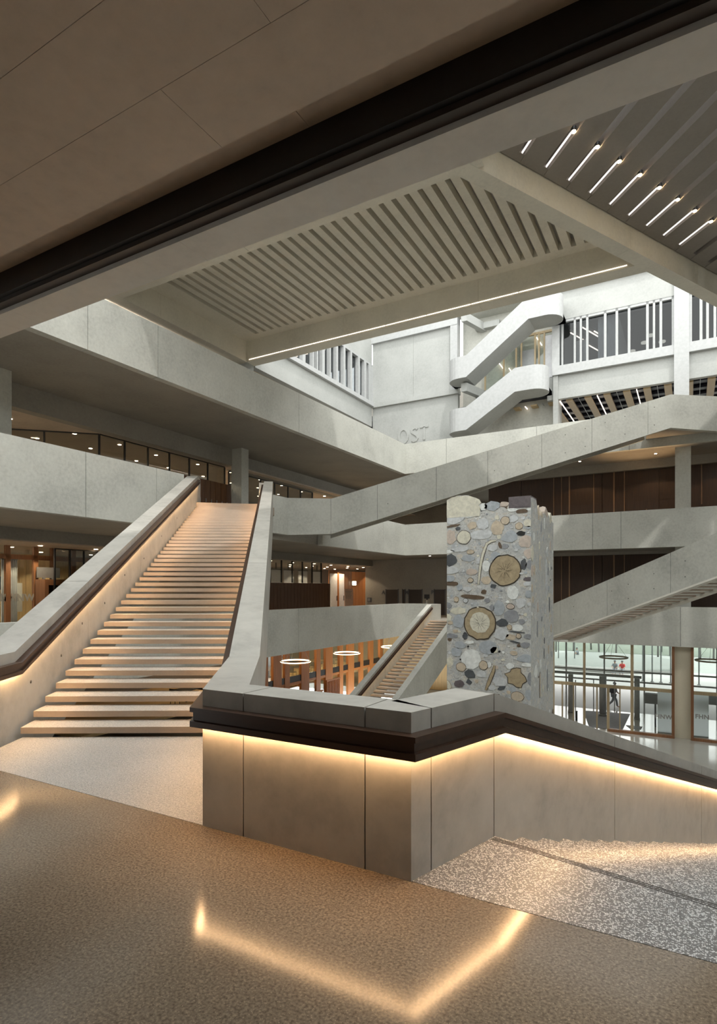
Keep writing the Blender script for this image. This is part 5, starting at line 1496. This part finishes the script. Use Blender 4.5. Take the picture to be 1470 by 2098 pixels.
# curved root and straight branch
def root(pts, w, crop, mat='st_cream', nm='root'):
    P_ = []
    for (cx, cy) in pts:
        f, u, z, h = fpx(cx, cy, crop); P_.append((u, z))
    L_, R_ = [], []
    for i in range(len(P_)):
        a_ = P_[max(0, i - 1)]; b_ = P_[min(len(P_) - 1, i + 1)]
        d_ = Vector((b_[0] - a_[0], b_[1] - a_[1])).normalized(); n_ = Vector((-d_.y, d_.x)) * w * (1 - .45 * abs(2 * i / (len(P_) - 1) - 1) ** 3)
        L_.append((P_[i][0] + n_.x, P_[i][1] + n_.y)); R_.append((P_[i][0] - n_.x, P_[i][1] - n_.y))
    def rib(off, h, mt, par, k_):
        V_, F_ = [], []
        for i in range(len(L_)):
            c_ = P_[i]
            l_ = (c_[0] + (L_[i][0] - c_[0]) * k_, c_[1] + (L_[i][1] - c_[1]) * k_); r2 = (c_[0] + (R_[i][0] - c_[0]) * k_, c_[1] + (R_[i][1] - c_[1]) * k_)
            V_ += [(l_[0], PY0 - h, l_[1]), (r2[0], PY0 - h, r2[1]), (r2[0], PY0 + .02, r2[1]), (l_[0], PY0 + .02, l_[1])]
        m_ = len(L_)
        F_ = [(0, 1, 2, 3), (4 * m_ - 4, 4 * m_ - 3, 4 * m_ - 2, 4 * m_ - 1)] + [(4 * i + j, 4 * i + (j + 1) % 4, 4 * i + 4 + (j + 1) % 4, 4 * i + 4 + j) for i in range(m_ - 1) for j in range(4)]
        return mesh(nm if par is pil else 'heartwood', V_, F_, mt, par)
    o_ = rib(0, .012, 'st_ring', pil, 1.0)
    rib(0, .016, mat, o_, .74)
root([(690, 632), (630, 640), (580, 670), (555, 730), (530, 800), (512, 880), (498, 960), (488, 1050), (478, 1160)], .045, 4)
root([(672, 845), (655, 920), (625, 990), (598, 1060), (565, 1140)], .055, 5, 'st_wood', 'branch')
# fill of smaller pebbles
pal = ['st_light', 'st_light', 'st_light', 'st_blue', 'st_cream', 'st_cream', 'st_tan', 'st_white', 'st_white', 'st_grey', 'st_pink', 'st_light', 'st_blue', 'st_brown']
def fill(face, N, rmin, rmax, z0, z1, stretch):
    lo, hi = (PX0, PX1) if face == 0 else (PY0, PY1)
    cnt = tries = 0
    while cnt < N and tries < 9000:
        tries += 1
        r_ = rmin + (rmax - rmin) * srng.random() ** 2.2
        rx = r_ * srng.uniform(.8, 1.35); rz_ = r_ * srng.uniform(.6, 1.0) * stretch
        u, z = srng.uniform(lo + .02, hi - .02), srng.uniform(z0, z1)
        if any(abs(u - a_) < (rx + c_) * .86 and abs(z - b_) < (rz_ + d_) * .86 for a_, b_, c_, d_ in occ[face]): continue
        occ[face].append((u, z, rx, rz_))
        stone(face, u, z, rx, rz_, srng.choice(pal), n=srng.choice((6, 7, 8, 9)), th=.007 + .004 * srng.random())
        cnt += 1
fill(0, 120, .022, .12, -2.2, 3.92, 1.0)
fill(1, 60, .03, .16, -2.2, 3.5, 1.5)
# loose boulders on the top edge
for u, v, r_, mt in ((.42, .07, .11, 'st_white'), (.50, .06, .12, 'st_blue'), (.58, .08, .12, 'st_grey'), (.66, .07, .11, 'st_pink'), (.70, .10, .09, 'st_tan'), (.97, .45, .12, 'st_tan'), (.96, .62, .16, 'st_pink'), (.97, .85, .17, 'st_cream'), (.93, .95, .15, 'st_tan'), (.2, .3, .2, 'st_cream')):
    x_, y_ = PX0 + (PX1 - PX0) * u, PY0 + (PY1 - PY0) * v
    bm = bmesh.new(); bmesh.ops.create_icosphere(bm, subdivisions=2, radius=r_)
    for w_ in bm.verts: w_.co *= 1 + srng.uniform(-.13, .13)
    bmesh.ops.translate(bm, verts=bm.verts, vec=(x_, y_, topz(u, v) + r_ * .15))
    for w_ in bm.verts:
        w_.co.x = min(w_.co.x, PX1 + .012); w_.co.y = max(w_.co.y, PY0 - .012); w_.co.x = max(w_.co.x, PX0)
    me = bpy.data.meshes.new('boulder'); bm.to_mesh(me); bm.free(); me.materials.append(M[mt]); link(bpy.data.objects.new('boulder', me), pil)
# the great pale boulder at the upper left and the smooth slab at the upper right
V, F = [], []
nn = 22
for j, yy in enumerate((PY0 - .012, PY0 + .25, PY0 + .5)):
    for i in range(nn + 1):
        f = i / nn
        x_ = PX0 + f * .93
        zt_ = 4.05 + .40 * min(1.0, (f + .06) * 5.5) ** .5 * max(0.0, 1 - max(0, f - .35) / .72) ** .62 - .08 * j + srng.uniform(-.014, .014) - .05 * sin(f * 9) ** 2
        V += [(x_, yy, 3.86), (x_, yy, max(3.90, zt_))]
for j in range(2):
    for i in range(nn):
        a0 = (j * (nn + 1) + i) * 2; b0 = ((j + 1) * (nn + 1) + i) * 2
        F += [(a0 + 1, a0 + 3, b0 + 3, b0 + 1)]
for i in range(nn): F.append((2 * i, 2 * i + 2, 2 * i + 3, 2 * i + 1))
for j in range(2):
    for e_ in (0, nn):
        a0 = (j * (nn + 1) + e_) * 2; b0 = ((j + 1) * (nn + 1) + e_) * 2
        F.append((a0, a0 + 1, b0 + 1, b0))
mesh('pale_boulder', V, F, 'st_cream', pil)
box('smooth_slab', PX0 + 1.70, PX1 - .004, PY0 - .006, PY0 + .62, 4.0, 4.30, 'st_purple', pil)

# ------------------------------------------------------------------ repeats the photograph shows nothing of are left out; the others get their place in the row
bpy.context.view_layer.update()
DG = bpy.context.evaluated_depsgraph_get()
def seen(o):
    eye = Vector(CAM)
    bb = [o.matrix_world @ Vector(c) for c in o.bound_box]
    ctr = sum(bb, Vector()) / 8
    for tgt in [ctr] + [ctr + (b - ctr) * .8 for b in bb]:
        d = (tgt - eye); dist = d.length; d.normalize()
        x, y = (tgt.x - CAM[0]) * CA + (tgt.y - CAM[1]) * SA, -(tgt.x - CAM[0]) * SA + (tgt.y - CAM[1]) * CA
        if y <= 0 or not 0 <= 735 + 1200 * x / y <= 1470: continue
        p = eye.copy()
        for _ in range(14):
            ok, loc, nrm, idx, ob, mw = SC.ray_cast(DG, p, d)
            if not ok or ob == o or (ob.parent is not None and ob.parent == o.parent) or (loc - eye).length > dist: return True
            if ob.name.split('.')[0] not in ('pane', 'head_pane', 'leaf'): break
            p = loc + d * 0.01
    return False
ONES = ['first', 'second', 'third', 'fourth', 'fifth', 'sixth', 'seventh', 'eighth', 'ninth']
WORDS = ONES + ['tenth', 'eleventh', 'twelfth', 'thirteenth', 'fourteenth', 'fifteenth', 'sixteenth', 'seventeenth', 'eighteenth', 'nineteenth']
for t1, t2 in (('twenty', 'twentieth'), ('thirty', 'thirtieth'), ('forty', 'fortieth')): WORDS += [t2] + [t1 + '-' + w_ for w_ in ONES]
rows = {}
for o in list(COL.objects):
    if o.parent is None and o.get('group'): rows.setdefault(o['group'], []).append(o)
for g_, lst in rows.items():
    keep = []
    for o in lst:
        kids = [c for c in o.children]
        if any(c.type == 'LIGHT' for c in kids) or any(seen(c) for c in kids if c.type == 'MESH'): keep.append(o)
        else:
            for c in kids: bpy.data.objects.remove(c)
            bpy.data.objects.remove(o)
    keep.sort(key=lambda o: proj_px(o.location))
    if 1 < len(keep) <= 49:
        for i, o in enumerate(keep): o['label'] = o['label'] + ', ' + WORDS[i] + ' from the left'
